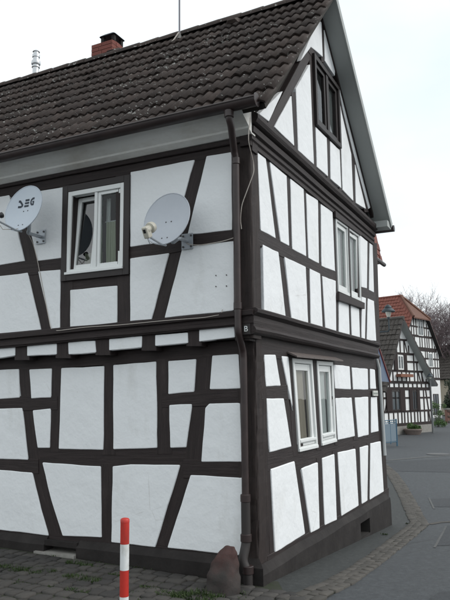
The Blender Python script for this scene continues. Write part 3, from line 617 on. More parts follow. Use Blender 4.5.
# --- plinth
def plinth():
    for (nm, pts) in (('plinth', None),):
        mb = MB(); L_ = [(0.148, 0.225), (0.085, 0.165), (0.085, -0.6), (0.4, -0.6)]
    prof = [(0.0, 0.222), (0.065, 0.155), (0.068, -0.8)]
    # eaves side, with a gap for the cellar vent
    va, vb = PLo.uv(80, 548)[0], PLo.uv(48, 544)[0]
    for a, b, nm in ((-0.015, va, 'plinth'), (vb, LEN, 'plinth')):
        n = max(6, int((b-a)/0.12)); vs, fs = [], []
        for i in range(n+1):
            u = a+(b-a)*i/n
            for j, (w_, z) in enumerate(prof+[(-0.1, -0.8), (-0.1, 0.222)]):
                uu = max(u, 0.05-w_) if a < 0 and i == 0 else u
                dz = 0.010*noise.noise((u*1.3, j, 2)) if j < 2 else 0; dw = 0.008*noise.noise((u*2, j, 5)) if j in (1, 2) else 0
                vs.append(PLo.p(0.05-w_ if (i == 0 and a < 0) else u, z+dz, w_+dw))
        k_ = 5
        for i in range(n):
            for j in range(k_): fs.append((i*k_+j, i*k_+(j+1) % k_, (i+1)*k_+(j+1) % k_, (i+1)*k_+j))
        fs += [tuple(range(k_)), tuple(n*k_+j for j in range(k_))[::-1]]
        mesh(nm, vs, fs, PLINTH, HOUSE)
    MB().fbox(PLo, va-0.01, vb+0.01, -0.3, 0.20, -0.12, -0.14).build('vent_back', DARK, HOUSE)
    MB().fbox(PLo, va-0.001, vb+0.001, 0.145, 0.20, 0.055, -0.1).build('vent_lintel', PLINTH, HOUSE)
    a = PLo.uv(80, 555)[0]; b = PLo.uv(40, 551)[0]
    o = MB().fbox(PLo, a, b, 0.0, 0.085, 0.10, -0.1).build('vent_sill', STONE_P, HOUSE)
    # gable side
    va, vb = QLo.uv(356, 530)[0], QLo.uv(365.5, 530)[0]; vt, vbm = 0.0, -0.19
    prof2 = [(0.0, 0.168), (0.06, 0.095), (0.065, vt), (0.066, vbm), (0.07, -0.9)]
    us = sorted(set([0.15, va, vb, 5.09]+[0.15+(5.09-0.15)*i/34 for i in range(35)])); vs, fs = [], []; k_ = len(prof2)
    for i, u in enumerate(us):
        for j, (w_, z) in enumerate(prof2):
            uu = 0.15-w_ if i == 0 else (5.09+w_*1.2 if i == len(us)-1 else u)
            vs.append(QLo.p(uu, z+(0.010*noise.noise((u*1.3, j, 9)) if j < 2 else 0), w_+(0.007*noise.noise((u*2, j, 15)) if j in (1,) else 0)))
    for i in range(len(us)-1):
        for j in range(k_-1):
            if j == 2 and va-1e-4 <= us[i] and us[i+1] <= vb+1e-4: continue
            fs.append((i*k_+j, i*k_+j+1, (i+1)*k_+j+1, (i+1)*k_+j))
    n = len(vs); e = (len(us)-1)*k_                      # return at the far corner
    for j, (w_, z) in enumerate(prof2): vs.append((5.09+w_*1.2, 1.2, z))
    for j in range(k_-1): fs.append((e+j, e+j+1, n+j+1, n+j))
    mesh('plinth', vs, fs, PLINTH, HOUSE)
    mb = MB(); mb.fbox(QLo, va-0.02, vb+0.02, vbm-0.02, vt+0.02, -0.20, -0.22); mb.fbox(QLo, va-0.02, va-0.001, vbm, vt, 0.06, -0.2); mb.fbox(QLo, vb+0.001, vb+0.02, vbm, vt, 0.06, -0.2)
    mb.fbox(QLo, va-0.02, vb+0.02, vt+0.001, vt+0.02, 0.05, -0.2); mb.fbox(QLo, va-0.02, vb+0.02, vbm-0.02, vbm-0.001, 0.05, -0.2); mb.build('vent_recess', DARK, HOUSE)
    MB().box(0.2, 5.05, 0.12, 1.2, -0.9, 0.16).build('plinth_core', DARK, HOUSE)
plinth()

# --- windows: bars follow a four-sided outline (top left, top right, bottom right, bottom left)
class Quad:
    def __init__(s, P, pts, px=True): s.P = P; s.q = [Vector(P.uv(*p)) for p in pts] if px else [Vector(p) for p in pts]
    def at(s, a, t, w_):
        q = s.q; p = (q[0]*(1-a)+q[1]*a)*(1-t)+(q[3]*(1-a)+q[2]*a)*t; return s.P.p(p.x, p.y, w_)
    def bar(s, mb, a0, a1, t0, t1, w0, w1):
        mb.hexa([s.at(a0,t0,w0), s.at(a1,t0,w0), s.at(a1,t1,w0), s.at(a0,t1,w0), s.at(a0,t0,w1), s.at(a1,t0,w1), s.at(a1,t1,w1), s.at(a0,t1,w1)])
    def size(s): return ((s.q[0]-s.q[1]).length+(s.q[3]-s.q[2]).length)/2, ((s.q[0]-s.q[3]).length+(s.q[1]-s.q[2]).length)/2
def ring(Q, mb, a0, a1, t0, t1, fw, w0, w1):
    W, H = Q.size(); da, dt = fw/W, fw/H
    Q.bar(mb, a0, a0+da, t0, t1, w0, w1); Q.bar(mb, a1-da, a1, t0, t1, w0, w1); Q.bar(mb, a0+da, a1-da, t0, t0+dt, w0, w1); Q.bar(mb, a0+da, a1-da, t1-dt, t1, w0, w1)
    return a0+da, a1-da, t0+dt, t1-dt
def bevel(o, wd=0.004):
    b = o.modifiers.new('bevel', 'BEVEL'); b.width = wd; b.segments = 2; b.limit_method = 'ANGLE'; return o
def sash(Q, root, a0, a1, t0, t1, fw, w0, m, tilt=0.0, bars=(), gm=None):
    W, H = Q.size(); mb = MB(); i = ring(Q, mb, a0, a1, t0, t1, fw, w0, w0-0.045)
    for t in bars: Q.bar(mb, i[0], i[1], t-0.012/H, t+0.012/H, w0-0.008, w0-0.03)
    gl = MB(); gl.add([Q.at(a_, t_, w0-0.022) for a_, t_ in ((i[0]-0.004/W, i[2]-0.004/H), (i[1]+0.004/W, i[2]-0.004/H), (i[1]+0.004/W, i[3]+0.004/H), (i[0]-0.004/W, i[3]+0.004/H))], [(0, 1, 2, 3)])
    if (gl.v[1]-gl.v[0]).cross(gl.v[2]-gl.v[1]).dot(Q.at(0, 0, 1)-Q.at(0, 0, 0)) < 0: gl.f = [(3, 2, 1, 0)]
    if tilt:                                               # hung open at the top: leans inwards about its bottom edge
        base = Q.at(a0, t1, w0); nrm = (Q.at(a0, t1, w0-0.1)-base).normalized()
        for b in (mb, gl):
            b.v = [v+nrm*tilt*max(0, v.z-base.z)/(H*(t1-t0)) for v in b.v]
    s = bevel(mb.build('sash', m, root)); mesh('pane', gl.v, gl.f, gm or GLASS, root, fix=False); return i
def curtain(Q, root, a0, a1, t0, t1, w_, amp, n, m, drape=0.0):
    vs, fs = [], []; rows = 5; cols = n*6
    for r in range(rows+1):
        for c in range(cols+1):
            a = a0+(a1-a0)*c/cols; t = t0+(t1-t0)*r/rows
            a_ = a+(drape*(t-t0)/(t1-t0)*(a0-a) if drape else 0)
            vs.append(Q.at(a_, t, w_+amp*math.sin(c/6*2*math.pi+0.6*math.sin(r))+0.3*amp*math.sin(c*1.7)))
    for r in range(rows):
        for c in range(cols): k = r*(cols+1)+c; fs.append((k, k+1, k+cols+2, k+cols+1))
    return mesh('curtain', vs, fs, m, root, smooth=True, fix=False)
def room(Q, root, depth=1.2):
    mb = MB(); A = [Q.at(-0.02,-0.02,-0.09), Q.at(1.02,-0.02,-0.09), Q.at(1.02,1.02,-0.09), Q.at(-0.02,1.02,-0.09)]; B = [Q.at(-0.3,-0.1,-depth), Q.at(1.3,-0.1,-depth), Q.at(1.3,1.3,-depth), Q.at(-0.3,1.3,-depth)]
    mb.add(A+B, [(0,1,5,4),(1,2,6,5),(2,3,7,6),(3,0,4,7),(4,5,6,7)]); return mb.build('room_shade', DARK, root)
# upper window on the eaves side, left sash hung open
Q1 = Quad(PU, [(69,192.4),(125,182.4),(124,268.4),(66,275)])
mb = MB(); CA = Quad(PU, [(63.5,187),(130.6,174.5),(129.3,274.5),(61.5,281.8)]); ring(CA, mb, 0, 1, 0, 1, 0.075, 0.018, -0.08); bevel(mb.build('window_casing', FRAME_B, HOUSE))
mb = MB(); i1 = ring(Q1, mb, 0, 1, 0, 1, 0.052, 0.012, -0.07); Q1.bar(mb, 0.475, 0.525, i1[2], i1[3], 0.004, -0.065); Q1.bar(mb, -0.0, 1.0, 0.975, 1.005, 0.035, 0.0)
WIN1 = bevel(mb.build('window', FRAME_W, HOUSE))
sash(Q1, WIN1, i1[0], 0.472, i1[2], i1[3], 0.05, -0.018, FRAME_W, tilt=0.085, gm=GLASS_SKY); sash(Q1, WIN1, 0.528, i1[1], i1[2], i1[3], 0.036, -0.008, FRAME_W)
curtain(Q1, WIN1, 0.60, 0.95, 0.40, 0.96, -0.11, 0.018, 8, CURTAIN); curtain(Q1, WIN1, 0.14, 0.46, 0.72, 0.96, -0.19, 0.016, 5, CURTAIN); curtain(Q1, WIN1, 0.55, 0.62, 0.1, 0.6, -0.15, 0.012, 2, NET)
MB().tube([Q1.at(0.55, 0.39, -0.125), Q1.at(0.98, 0.39, -0.125)], 0.006, 6).build('curtain_rod', FRAME_W, WIN1); room(Q1, WIN1)
# upper window on the gable side: two narrow casements
Q2 = Quad(QU, [(335.3,217),(358.9,234.5),(360.8,301.5),(338,291.5)])
mb = MB(); i2 = ring(Q2, mb, 0, 1, 0, 1, 0.045, 0.010, -0.09); Q2.bar(mb, 0.455, 0.545, i2[2], i2[3], 0.006, -0.08); WIN2 = bevel(mb.build('window', FRAME_G, HOUSE))
mb = MB(); Q2.bar(mb, 0.475, 0.53, 0.0, 1.0, 0.016, 0.004); bevel(mb.build('mullion_cover', FRAME_B, WIN2))
for a0, a1 in ((i2[0], 0.455), (0.545, i2[1])): sash(Q2, WIN2, a0+0.004, a1-0.004, i2[2]+0.003, i2[3]-0.003, 0.062, -0.012, FRAME_G); curtain(Q2, WIN2, a0+0.03, a1-0.03, 0.06, 0.95, -0.082, 0.008, 4, NET)
room(Q2, WIN2)
mb = MB(); S2 = Quad(QU, [(336,292.6),(361.9,303),(361.9,309.2),(336,300.4)]); S2.bar(mb, 0, 1, 0, 1, 0.045, -0.03); bevel(mb.build('window_sill', WOOD, WIN2))
mb = MB(); S2 = Quad(QU, [(333.4,210.8),(359.8,232.6),(359.8,236),(333.8,217.4)]); S2.bar(mb, 0, 1, 0, 1, 0.03, -0.03); bevel(mb.build('window_head', WOOD, WIN2))
# ground-floor pair of windows under a small drip board
for k, pts in enumerate(([(292.4,358),(312,360),(317.8,447.6),(299,452)], [(316.6,360.6),(332.6,362),(336.3,441.6),(321.7,445.8)])):
    Q3 = Quad(QLo, pts); mb = MB(); i3 = ring(Q3, mb, 0, 1, 0, 1, 0.05, 0.006, -0.09); Q3.bar(mb, 0, 1, 0.965, 1.0, 0.013, 0.0); W3 = bevel(mb.build('window', FRAME_W, HOUSE))
    W, H = Q3.size(); sash(Q3, W3, i3[0]+0.005, i3[1]-0.005, i3[2]+0.004, i3[3]-0.004, 0.075, -0.016, FRAME_W)
    mb = MB(); Q3.bar(mb, i3[0]+0.01, i3[1]-0.01, i3[3]-0.075/H, i3[3]-0.045/H, 0.012, -0.02); bevel(mb.build('weather_bar', FRAME_W, W3))
    curtain(Q3, W3, i3[0]+0.03, i3[1]-0.03, 0.08, 0.94, -0.082, 0.008, 4, BEIGE if k == 0 else NET); room(Q3, W3)
mb = MB()
for j in range(9):
    a = j/9; D = Quad(QLo, [(287.5,351.5),(335.2,357.2),(335.8,360.5),(288,356)]); 
    mb.hexa([D.at(a,0.0,0.0), D.at(a+0.108,0.0,0.0), D.at(a+0.108,1.0,0.10), D.at(a,1.0,0.10), D.at(a,0.25,-0.02), D.at(a+0.108,0.25,-0.02), D.at(a+0.108,1.35,0.10), D.at(a,1.35,0.10)])
o = mb.build('drip_board', wood_mat('weathered_board', (0.085, 0.07, 0.065), (0.15, 0.125, 0.115)), HOUSE)
# gable window, dark frame
Q4 = Quad(QG, [(312.4,53),(337.6,88),(340,149),(315.3,124.5)])
mb = MB(); i4 = ring(Q4, mb, 0, 1, 0, 1, 0.06, 0.03, -0.09); Q4.bar(mb, 0.46, 0.54, i4[2], i4[3], 0.018, -0.08); WIN4 = bevel(mb.build('window', FRAME_B, HOUSE))
sash(Q4, WIN4, i4[0]+0.004, 0.455, i4[2]+0.004, i4[3]-0.004, 0.055, 0.002, FRAME_B); sash(Q4, WIN4, 0.545, i4[1]-0.004, i4[2]+0.004, i4[3]-0.004, 0.055, 0.002, FRAME_B, gm=GLASS_SKY)
curtain(Q4, WIN4, 0.72, 0.95, 0.10, 0.95, -0.07, 0.012, 3, NET, drape=0.0); room(Q4, WIN4)

# --- roof
RX, RZ = 2.16, 6.86                            # ridge
EX, EZ = -0.30, 4.325                          # left eaves edge (tile underside)
OV = 0.27
sl = Vector((RX-EX, 0, RZ-EZ)); SLEN = sl.length; sl.normalize(); snm = Vector((-sl.z, 0, sl.x))
RE = Vector((4.93, 0, 4.42)); sr = Vector((RE.x-RX, 0, RE.z-RZ)); RLEN = sr.length; sr.normalize(); rnm = Vector((-sr.z, 0, sr.x)); rnm = rnm if rnm.z > 0 else -rnm
def slab(o, d, nrm, L, y0, y1, h0, h1):
    A = [o+nrm*h0, o+d*L+nrm*h0, o+d*L+nrm*h1, o+nrm*h1]
    return [Vector((p.x, y0, p.z)) for p in A]+[Vector((p.x, y1, p.z)) for p in A]
E0 = Vector((EX, 0, EZ))
mb = MB(); mb.hexa(slab(E0+sl*0.05, sl, snm, SLEN-0.06, -OV+0.03, LEN+0.2, -0.06, 0.0)); ROOF = mb.build('roof', DECK, HOUSE)
R0 = Vector((RX, 0, RZ))
mb = MB(); mb.hexa(slab(R0+sr*0.02, sr, rnm, RLEN-0.02, -OV+0.02, LEN+0.2, -0.045, 0.0)); mb.build('rear_slope', DECK, ROOF)
mb = MB(); mb.hexa(slab(R0+sr*0.05, sr, rnm, RLEN-0.02, -OV, 0.06, -0.065, -0.047)); mb.build('verge_soffit', BARGE, ROOF)
mb = MB(); mb.hexa(slab(R0+sr*0.0, sr, rnm, RLEN+0.02, -OV-0.022, -OV-0.002, -0.07, 0.035)); mb.build('verge_board', BARGE, ROOF)
mb = MB(); mb.hexa([Vector((RE.x+0.005, y, z)) for y, z in ((-OV,4.33),(0.05,4.33),(0.05,4.43),(-OV,4.43))]+[Vector((RE.x-0.25, y, z)) for y, z in ((-OV,4.33),(0.05,4.33),(0.05,4.43),(-OV,4.43))]); mb.build('eaves_box', BARGE, ROOF)
gp = [Vector((RE.x+0.07, y, 4.36)) for y in (-OV-0.04, 0, 4, LEN)]; MB().tube(gp, 0.055, 10).build('rear_gutter', PIPE, HOUSE)
mb = MB(); mb.hexa(slab(E0+sl*0.03, sl, snm, SLEN-0.04, -OV+0.0, -OV+0.029, -0.05, 0.004)); mb.build('verge_board', DECK, ROOF)
# dark strip where the wall meets the verge soffit
a, b = Vector((2.30, 0, RZ-(2.30-RX)*0.895-0.10)), Vector((4.66, 0, RZ-(4.66-RX)*0.895-0.10))
beam_uv(QG, (a.x, a.z-0.035), (a.x, a.z+0.04), (b.x, b.z-0.035), (b.x, b.z+0.04), 0.012, 0.05, 'verge_trim')
TW, ROWS = 0.216, 11; EXPO = (SLEN-0.06)/ROWS
def tile_geo(wob=0.0, seed=0):
    n = 10; vs, fs = [], []; Lt = EXPO+0.07; th = 0.016
    for s_, lift in ((0.0, 0.030), (Lt, 0.002)):
        for i in range(n+1):
            v = TW*1.02*i/n; h = 0.028*(0.5-0.5*math.cos(2*math.pi*v/0.108))**0.8
            vs.append((s_, v, h+lift))
    for i in range(n+1):
        v = TW*1.02*i/n; h = 0.028*(0.5-0.5*math.cos(2*math.pi*v/0.108))**0.8; vs.append((0.004, v, h+0.030-th-0.008))
    for i in range(n): fs.append((i, i+1, n+1+i+1, n+1+i)); fs.append((2*n+2+i, 2*n+2+i+1, i+1, i))
    vs.append((Lt, 0, -0.012)); fs.append((0, n+1, len(vs)-1, 2*n+2)); return vs, fs
tv, tf = tile_geo()
tile_me = bpy.data.meshes.new('roof_tile'); tile_me.from_pydata(tv, [], tf); tile_me.materials.append(TILE)
for p in tile_me.polygons: p.use_smooth = (p.index % 2 == 0)
def tile_frame(o, d, nrm, yd, y): return Matrix(((d.x, 0, nrm.x, o.x), (0, yd, 0, y), (d.z, 0, nrm.z, o.z), (0, 0, 0, 1)))
allt = []
y = -OV-0.02; c = 0
while y < LEN+0.1:
    for r in range(ROWS): allt.append((r, y))
    y += TW; c += 1
ranked = sorted(allt, key=lambda t: (pixel((EX+sl.x*t[0]*EXPO, t[1]+0.1, EZ+sl.z*t[0]*EXPO))[0] < -14, t[1]))
sag = lambda y, s: -0.025*math.sin(min(1, max(0, (y+0.3)/6.5))*math.pi)*math.sin(s*math.pi)
def tile_matrix(r, y):
    o = E0+sl*(r*EXPO)+snm*(0.004+R_.gauss(0, 0.0025)+sag(y, r/ROWS))
    return tile_frame(o, sl, snm, 1, y+R_.gauss(0, 0.003)) @ Matrix.Rotation(R_.gauss(0, 0.018), 4, 'X') @ Matrix.Rotation(R_.gauss(0, 0.010), 4, 'Z')
for r, y in ranked[:300]:
    o = bpy.data.objects.new('roof_tile', tile_me); link(o, ROOF); o.matrix_local = tile_matrix(r, y)
mb = MB()
for r, y in ranked[300:]:
    Mx = tile_matrix(r, y); mb.add([Mx @ Vector(v) for v in tv], tf)
tag(mesh('further_roof_tiles', mb.v, mb.f, TILE, ROOF, smooth=True, fix=False), kind='stuff')
mb = MB(); nr = int(RLEN/EXPO)
for r in range(nr+1):
    y = -OV-0.02
    while y < LEN+0.1:
        Mx = tile_frame(R0+sr*(RLEN-r*EXPO*RLEN/(EXPO*(nr+1))+0.03)+rnm*0.004, -sr, rnm, 1, y); mb.add([Mx @ Vector(v) for v in tv], tf); y += TW
tag(mesh('rear_roof_tiles', mb.v, mb.f, TILE, ROOF, smooth=True, fix=False), kind='stuff')
# ridge caps
cv, cf = [], []; n = 8
for s_, rr in ((0, 0.115), (0.36, 0.10)):
    for k in range(n+1):
        a = math.pi*(-0.05+1.1*k/n); cv.append((rr*math.cos(a), s_, rr*0.8*math.sin(a)))
for k in range(n): cf.append((k, k+1, n+1+k+1, n+1+k))
for k in range(n+1): a = math.pi*(-0.05+1.1*k/n); cv.append((0.1*math.cos(a), 0.0, 0.1*0.78*math.sin(a)))
for k in range(n): cf.append((k, 2*n+2+k, 2*n+3+k, k+1))
cap_me = bpy.data.meshes.new('ridge_tile'); cap_me.from_pydata(cv, [], cf); cap_me.materials.append(TILE)
for p in cap_me.polygons: p.use_smooth = True
y = -OV-0.03
while y < LEN+0.1:
    o = bpy.data.objects.new('ridge_tile', cap_me); link(o, ROOF); o.matrix_local = Matrix.Translation((RX, y, RZ+0.0+sag(y, 0.5)*0.5)) @ Matrix.Rotation(R_.gauss(0.012, 0.008), 4, 'X') @ Matrix.Rotation(R_.gauss(0, 0.012), 4, 'Z'); y += 0.335
def roof_at(px, py):                            # meet the left roof slope
    r = ray(px, py); return CAM + r*((E0-CAM).dot(snm)/r.dot(snm))
for px, py in ((115, 54), (235, 24)):
    p = roof_at(px, py); Mx = Matrix.Translation(p) @ Matrix(((sl.x, 0, snm.x), (0, 1, 0), (sl.z, 0, snm.z))).to_4x4()
    mb = MB(); v0 = [(-0.10,-0.10,0.03),(-0.10,0.10,0.03),(-0.10,0.06,0.10),(-0.10,-0.06,0.10),(0.12,-0.10,0.0),(0.12,0.10,0.0),(0.12,0.05,0.05),(0.12,-0.05,0.05)]
    mb.hexa([Mx @ Vector(v) for v in v0]); bevel(mb.build('vent_tile', TILE, ROOF), 0.012)
# eaves: boxed soffit, gutter, downpipe
def strip_quad(name, a, b, m):                  # two poly-lines at both ends, swept along y
    n = 24; vs, fs = [], []; k_ = len(a)
    for i in range(n+1):
        y = -0.03+(LEN+0.03)*i/n
        for (x, z) in a: vs.append((x, y, z+0.008*noise.noise((y*0.8, x*3, 1))))
    for i in range(n):
        for j in range(k_-1): fs.append((i*k_+j, i*k_+j+1, (i+1)*k_+j+1, (i+1)*k_+j))
    fs += [tuple(range(k_)), tuple(n*k_+j for j in range(k_))[::-1]]
    return mesh(name, vs, fs, m, HOUSE)
strip_quad('eaves_soffit', [(0.05, 4.19), (-0.035, 4.19), (-0.10, 4.225), (-0.105, 4.245), (-0.235, 4.315), (-0.265, 4.34), (-0.2, 4.42), (0.05, 4.55)], None, SOFFIT)
def half_gutter(x, z, r, y0, y1, name, m):
    n = 10; vs, fs = [], []
    for y in (y0, y1):
        for rr in (r, r-0.006):
            for k in range(n+1): a = math.pi*(1+k/n); vs.append((x+rr*math.cos(a), y, z+rr*math.sin(a)))
    q = n+1
    for k in range(n): fs += [(k, k+1, 2*q+k+1, 2*q+k), (q+k, q+k+1, 3*q+k+1, 3*q+k)]
    fs += [tuple(range(q)), (0, 2*q, 3*q, q), (n, 2*q+n, 3*q+n, q+n)]
    o = mesh(name, vs, fs, m, HOUSE, fix=False); smooth_by_angle(o); return o
GX, GZ = -0.345, 4.375
half_gutter(GX, GZ, 0.068, -0.22, LEN, 'gutter', PIPE)
MB().tube([(GX-0.068, -0.22, GZ), (GX-0.068, LEN, GZ)], 0.009, 6).build('gutter_bead', PIPE, HOUSE)
MB().lathe((GX, -0.222, GZ-0.01), [(0.066, -0.004), (0.066, 0.004)], 14, Vector((0,1,0))).build('gutter_end', PIPE, HOUSE)
px_ = lambda px, py, x: on(0, px, py, x)
dp = [Vector((GX, px_(229,112,GX).y, GZ-0.05)), Vector((GX, px_(229,112,GX).y, 4.24)), Vector((GX+0.04, px_(229,112,GX).y, 4.19))]
yb = px_(236.6, 200, -0.06).y; yl = px_(243.6, 352, 0.09).y
dp += [Vector((-0.10, yb, 4.02)), Vector((-0.065, yb, 3.95)), Vector((-0.065, yb, 2.31)), Vector((-0.058, yb, 2.265)), Vector((0.072, yl, 2.11)), Vector((0.085, yl, 2.05)), Vector((0.085, yl, 0.42))]
def round_path(pts, k=4):
    res = [pts[0]]
    for a, b, c in zip(pts, pts[1:], pts[2:]):
        d = min((a-b).length, (c-b).length)*0.35; p, q = b+(a-b).normalized()*d, b+(c-b).normalized()*d
        for i in range(k+1): t = i/k; res.append(p*(1-t)**2+b*2*t*(1-t)+q*t*t)
    return res+[pts[-1]]
smooth_by_angle(MB().tube(round_path(dp), 0.034, 12).build('downpipe', PIPE, HOUSE))
DPIPE = bpy.data.objects['downpipe']
yl2 = px_(247.8, 575, 0.02).y
smooth_by_angle(MB().tube(round_path([Vector((0.085, yl, 0.78)), Vector((0.085, yl, 0.36)), Vector((0.02, yl+0.01, 0.22)), Vector((0.025, yl2, 0.12)), Vector((0.025, yl2, -0.1))]), 0.043, 12).build('downpipe_foot', mat('dark_iron_pipe', (0.030, 0.026, 0.025), 0.6, 0.4), HOUSE))
for p, r in (((-0.065, yb, 3.93), 0.041), ((-0.065, yb, 2.52), 0.040), ((0.085, yl, 0.76), 0.048), ((0.085, yl, 0.41), 0.052), ((0.025, yl2, 0.15), 0.052), ((GX, dp[0].y, 4.285), 0.045)):
    smooth_by_angle(MB().lathe(p, [(r-0.006, -0.035), (r, -0.03), (r, 0.03), (r-0.006, 0.035)], 14).build('pipe_collar', PIPE, DPIPE))
pe = on(1, 376.5, 352, 0.0); pb = on(1, 385, 462, 0.02)
MB().tube([(4.92, 0.06, 4.3), (4.9, 0.10, 4.1), (4.90, 0.06, 2.3), (4.97, 0.03, 2.1), (5.05, 0.02, 0.75)], 0.028, 10).build('rear_downpipe', PALE_METAL, HOUSE)
# chimney
cp = Vector((RX+0.16, on(0, 106, 50, RX+0.1).y, RZ))
mb = MB(); mb2 = MB(); bw, bd = 0.40, 0.34
bx0, by0 = cp.x-bd/2, cp.y-bw/2; cz0, cz1 = RZ-0.35, RZ+0.285
mb.box(bx0+0.008, bx0+bd-0.008, by0+0.008, by0+bw-0.008, cz0, cz1-0.01)
CHIM = mb.build('chimney', MORTAR, HOUSE); rows = 10; rh = (cz1-cz0)/rows
bme = bpy.data.meshes.new('brick'); t_ = MB().box(-0.5,0.5,-0.5,0.5,-0.5,0.5); bme.from_pydata(t_.v, [], t_.f); bme.materials.append(BRICK)
for r in range(rows):
    z = cz0+(r+0.5)*rh
    def br(x, y, sx, sy):
        o = bpy.data.objects.new('brick', bme); link(o, CHIM); o.matrix_local = Matrix.Translation((x, y, z)) @ Matrix.Diagonal((sx, sy, rh-0.009, 1))
    k = 2
    for i in range(2):
        if r % 2: br(bx0+0.05, by0+bw*(i+0.5)/2, 0.1, bw/2-0.008); br(bx0+bd-0.05, by0+bw*(i+0.5)/2, 0.1, bw/2-0.008)
        else: br(bx0+0.05, by0+bw*(0.32 if i == 0 else 0.82)+0.0, 0.1, bw*(0.64 if i == 0 else 0.36)-0.008); br(bx0+bd-0.05, by0+bw*(0.32 if i == 0 else 0.82), 0.1, bw*(0.64 if i == 0 else 0.36)-0.008)
    for yy in (by0+0.05, by0+bw-0.05): br(bx0+bd/2, yy, bd-0.21, 0.1)
mb = MB(); cc = Vector((cp.x, cp.y-0.07, cz1))
MB().box(cc.x-0.12, cc.x+0.12, cc.y-0.12, cc.y+0.14, cz1-0.008, cz1+0.02).build('chimney_collar', BRICK, CHIM)
for sx in (-1, 1):
    for sy in (-1, 1): MB().box(cc.x+sx*0.095-0.025, cc.x+sx*0.095+0.025, cc.y+sy*0.10-0.025, cc.y+sy*0.10+0.025, cz1+0.015, cz1+0.115).build('hood_leg', PLINTH, CHIM)
mb = MB().hexa([Vector((cc.x+sx*0.155, cc.y+sy*0.16, cz1+0.113)) for sx, sy in ((-1,-1),(1,-1),(1,1),(-1,1))]+[Vector((cc.x+sx*0.08, cc.y+sy*0.08, cz1+0.18)) for sx, sy in ((-1,-1),(1,-1),(1,1),(-1,1))]); bevel(mb.build('chimney_hood', mat('slate_hood', (0.035, 0.045, 0.055), 0.6), CHIM), 0.02)
# steel flue
fp = on(0, 35.5, 76, RX+0.05); fp.z = RZ-0.2
smooth_by_angle(MB().lathe(fp, [(0.052, 0.0), (0.052, 0.42), (0.066, 0.425), (0.066, 0.45), (0.05, 0.455), (0.05, 0.475), (0.072, 0.48), (0.078, 0.50), (0.07, 0.54), (0.05, 0.545), (0.05, 0.60), (0.062, 0.605), (0.062, 0.65), (0.045, 0.66), (0.045, 0.69), (0.06, 0.70), (0.03, 0.73)], 18).build('flue_pipe', STEEL, HOUSE))
# antenna mast
ap = on(0, 179.5, 36, RX-0.10); ap.z = RZ-0.12
ANT = thing('antenna_mast', ap, 'thin bare metal antenna mast standing on the tiled ridge', 'antenna')
top = ap+Vector((0.0, 0.0, 1.9))
for o in (MB().tube([ap, top], 0.013, 8).build('mast', mat('grey_mast', (0.16, 0.16, 0.18), 0.5, 0.4, 0.5)), MB().tube([ap+Vector((-0.02,0,0.12)), ap+Vector((-0.10,0.05,-0.04)), ap+Vector((-0.13,0.05,-0.06))], 0.011, 6).build('stay_bracket', CABLE), MB().lathe(ap+Vector((0,0,0.02)), [(0.05, 0), (0.03, 0.05), (0.02, 0.10)], 10).build('base_flange', mat('lead_flashing', (0.2, 0.19, 0.18), 0.7))): adopt(o, ANT)
# house letter plate on the jetty corner, street plate by the far corner
def text_mesh(body, size, name, m, Mx, parent, ext=0.001):
    c = bpy.data.curves.new(name, 'FONT'); c.body = body; c.size = size; c.align_x = 'CENTER'; c.align_y = 'CENTER'; c.extrude = ext; c.offset = 0.0007
    o = bpy.data.objects.new(name, c); COL.objects.link(o); dg = bpy.context.evaluated_depsgraph_get(); me = bpy.data.meshes.new_from_object(o.evaluated_get(dg)); bpy.data.objects.remove(o)
    me.name = name; me.materials.clear(); me.materials.append(m); r = bpy.data.objects.new(name, me); link(r, parent); r.matrix_local = Mx; return r
np_ = PU.uv(247.2, 329.3)
pl = MB().fbox(PU, np_[0]-0.045, np_[0]+0.045, np_[1]-0.05, np_[1]+0.05, 0.028, 0.0).build('number_plate', FRAME_B, HOUSE)
text_mesh('B', 0.075, 'number_plate_letter', WHITE_P, Matrix.Translation((-0.030, np_[0], np_[1])) @ Matrix(((0,0,-1,0),(-1,0,0,0),(0,1,0,0),(0,0,0,1))), pl)
sp = [QLo.uv(*p) for p in ((371.4,390.6),(376.2,395.8))]
pl = MB().fbox(QLo, sp[0][0], sp[1][0], sp[1][1], sp[0][1], 0.03, 0.012).build('street_plate', mat('pale_plate', (0.55, 0.56, 0.52), 0.5), HOUSE)
MB().fbox(QLo, sp[0][0]+0.02, sp[1][0]-0.02, sp[1][1]+0.025, sp[0][1]-0.03, 0.033, 0.03).build('plate_field', mat('grey_green_field', (0.25, 0.28, 0.25), 0.5), pl)
# cables on the wall
def cable(pts, r=0.0045): MB().tube(pts, r, 5).build('cable', CABLE, HOUSE)
cable(round_path([on(1, 250, 118, -0.12), on(1, 248, 140, -0.10), on(0, 253.5, 163, -0.03), on(0, 254, 172, -0.03), on(0, 248, 188, -0.03), on(0, 241.6, 205, -0.03), on(0, 240.3, 220, -0.03), on(0, 241.5, 229, -0.03)]))
cable(round_path([on(0, 183, 239, -0.03), on(0, 188, 244.5, -0.02), on(0, 200, 245.2, -0.008), on(0, 222, 241.5, -0.008), on(0, 234, 237.8, -0.03)]))
cable(round_path([on(0, 26, 230, -0.25), on(0, 33, 243, -0.03), on(0, 37, 258, -0.006), on(0, 44, 294, -0.006), on(0, 51, 329.5, -0.012), on(0, 58, 330.8, -0.052), on(0, 84, 327.2, -0.055), on(0, 120, 325, -0.055), on(0, 165, 320.5, -0.055), on(0, 205, 317.5, -0.055), on(0, 221, 314.5, -0.04), on(0, 222.5, 309.5, -0.012)]), 0.004)
for a in ((216, 275.5), (226.5, 275), (216, 286.5), (226.5, 286)): MB().lathe(on(0, *a, -0.004), [(0.006, 0), (0.006, 0.004)], 6, Vector((-1,0,0))).build('screw_hole', DARK, HOUSE)

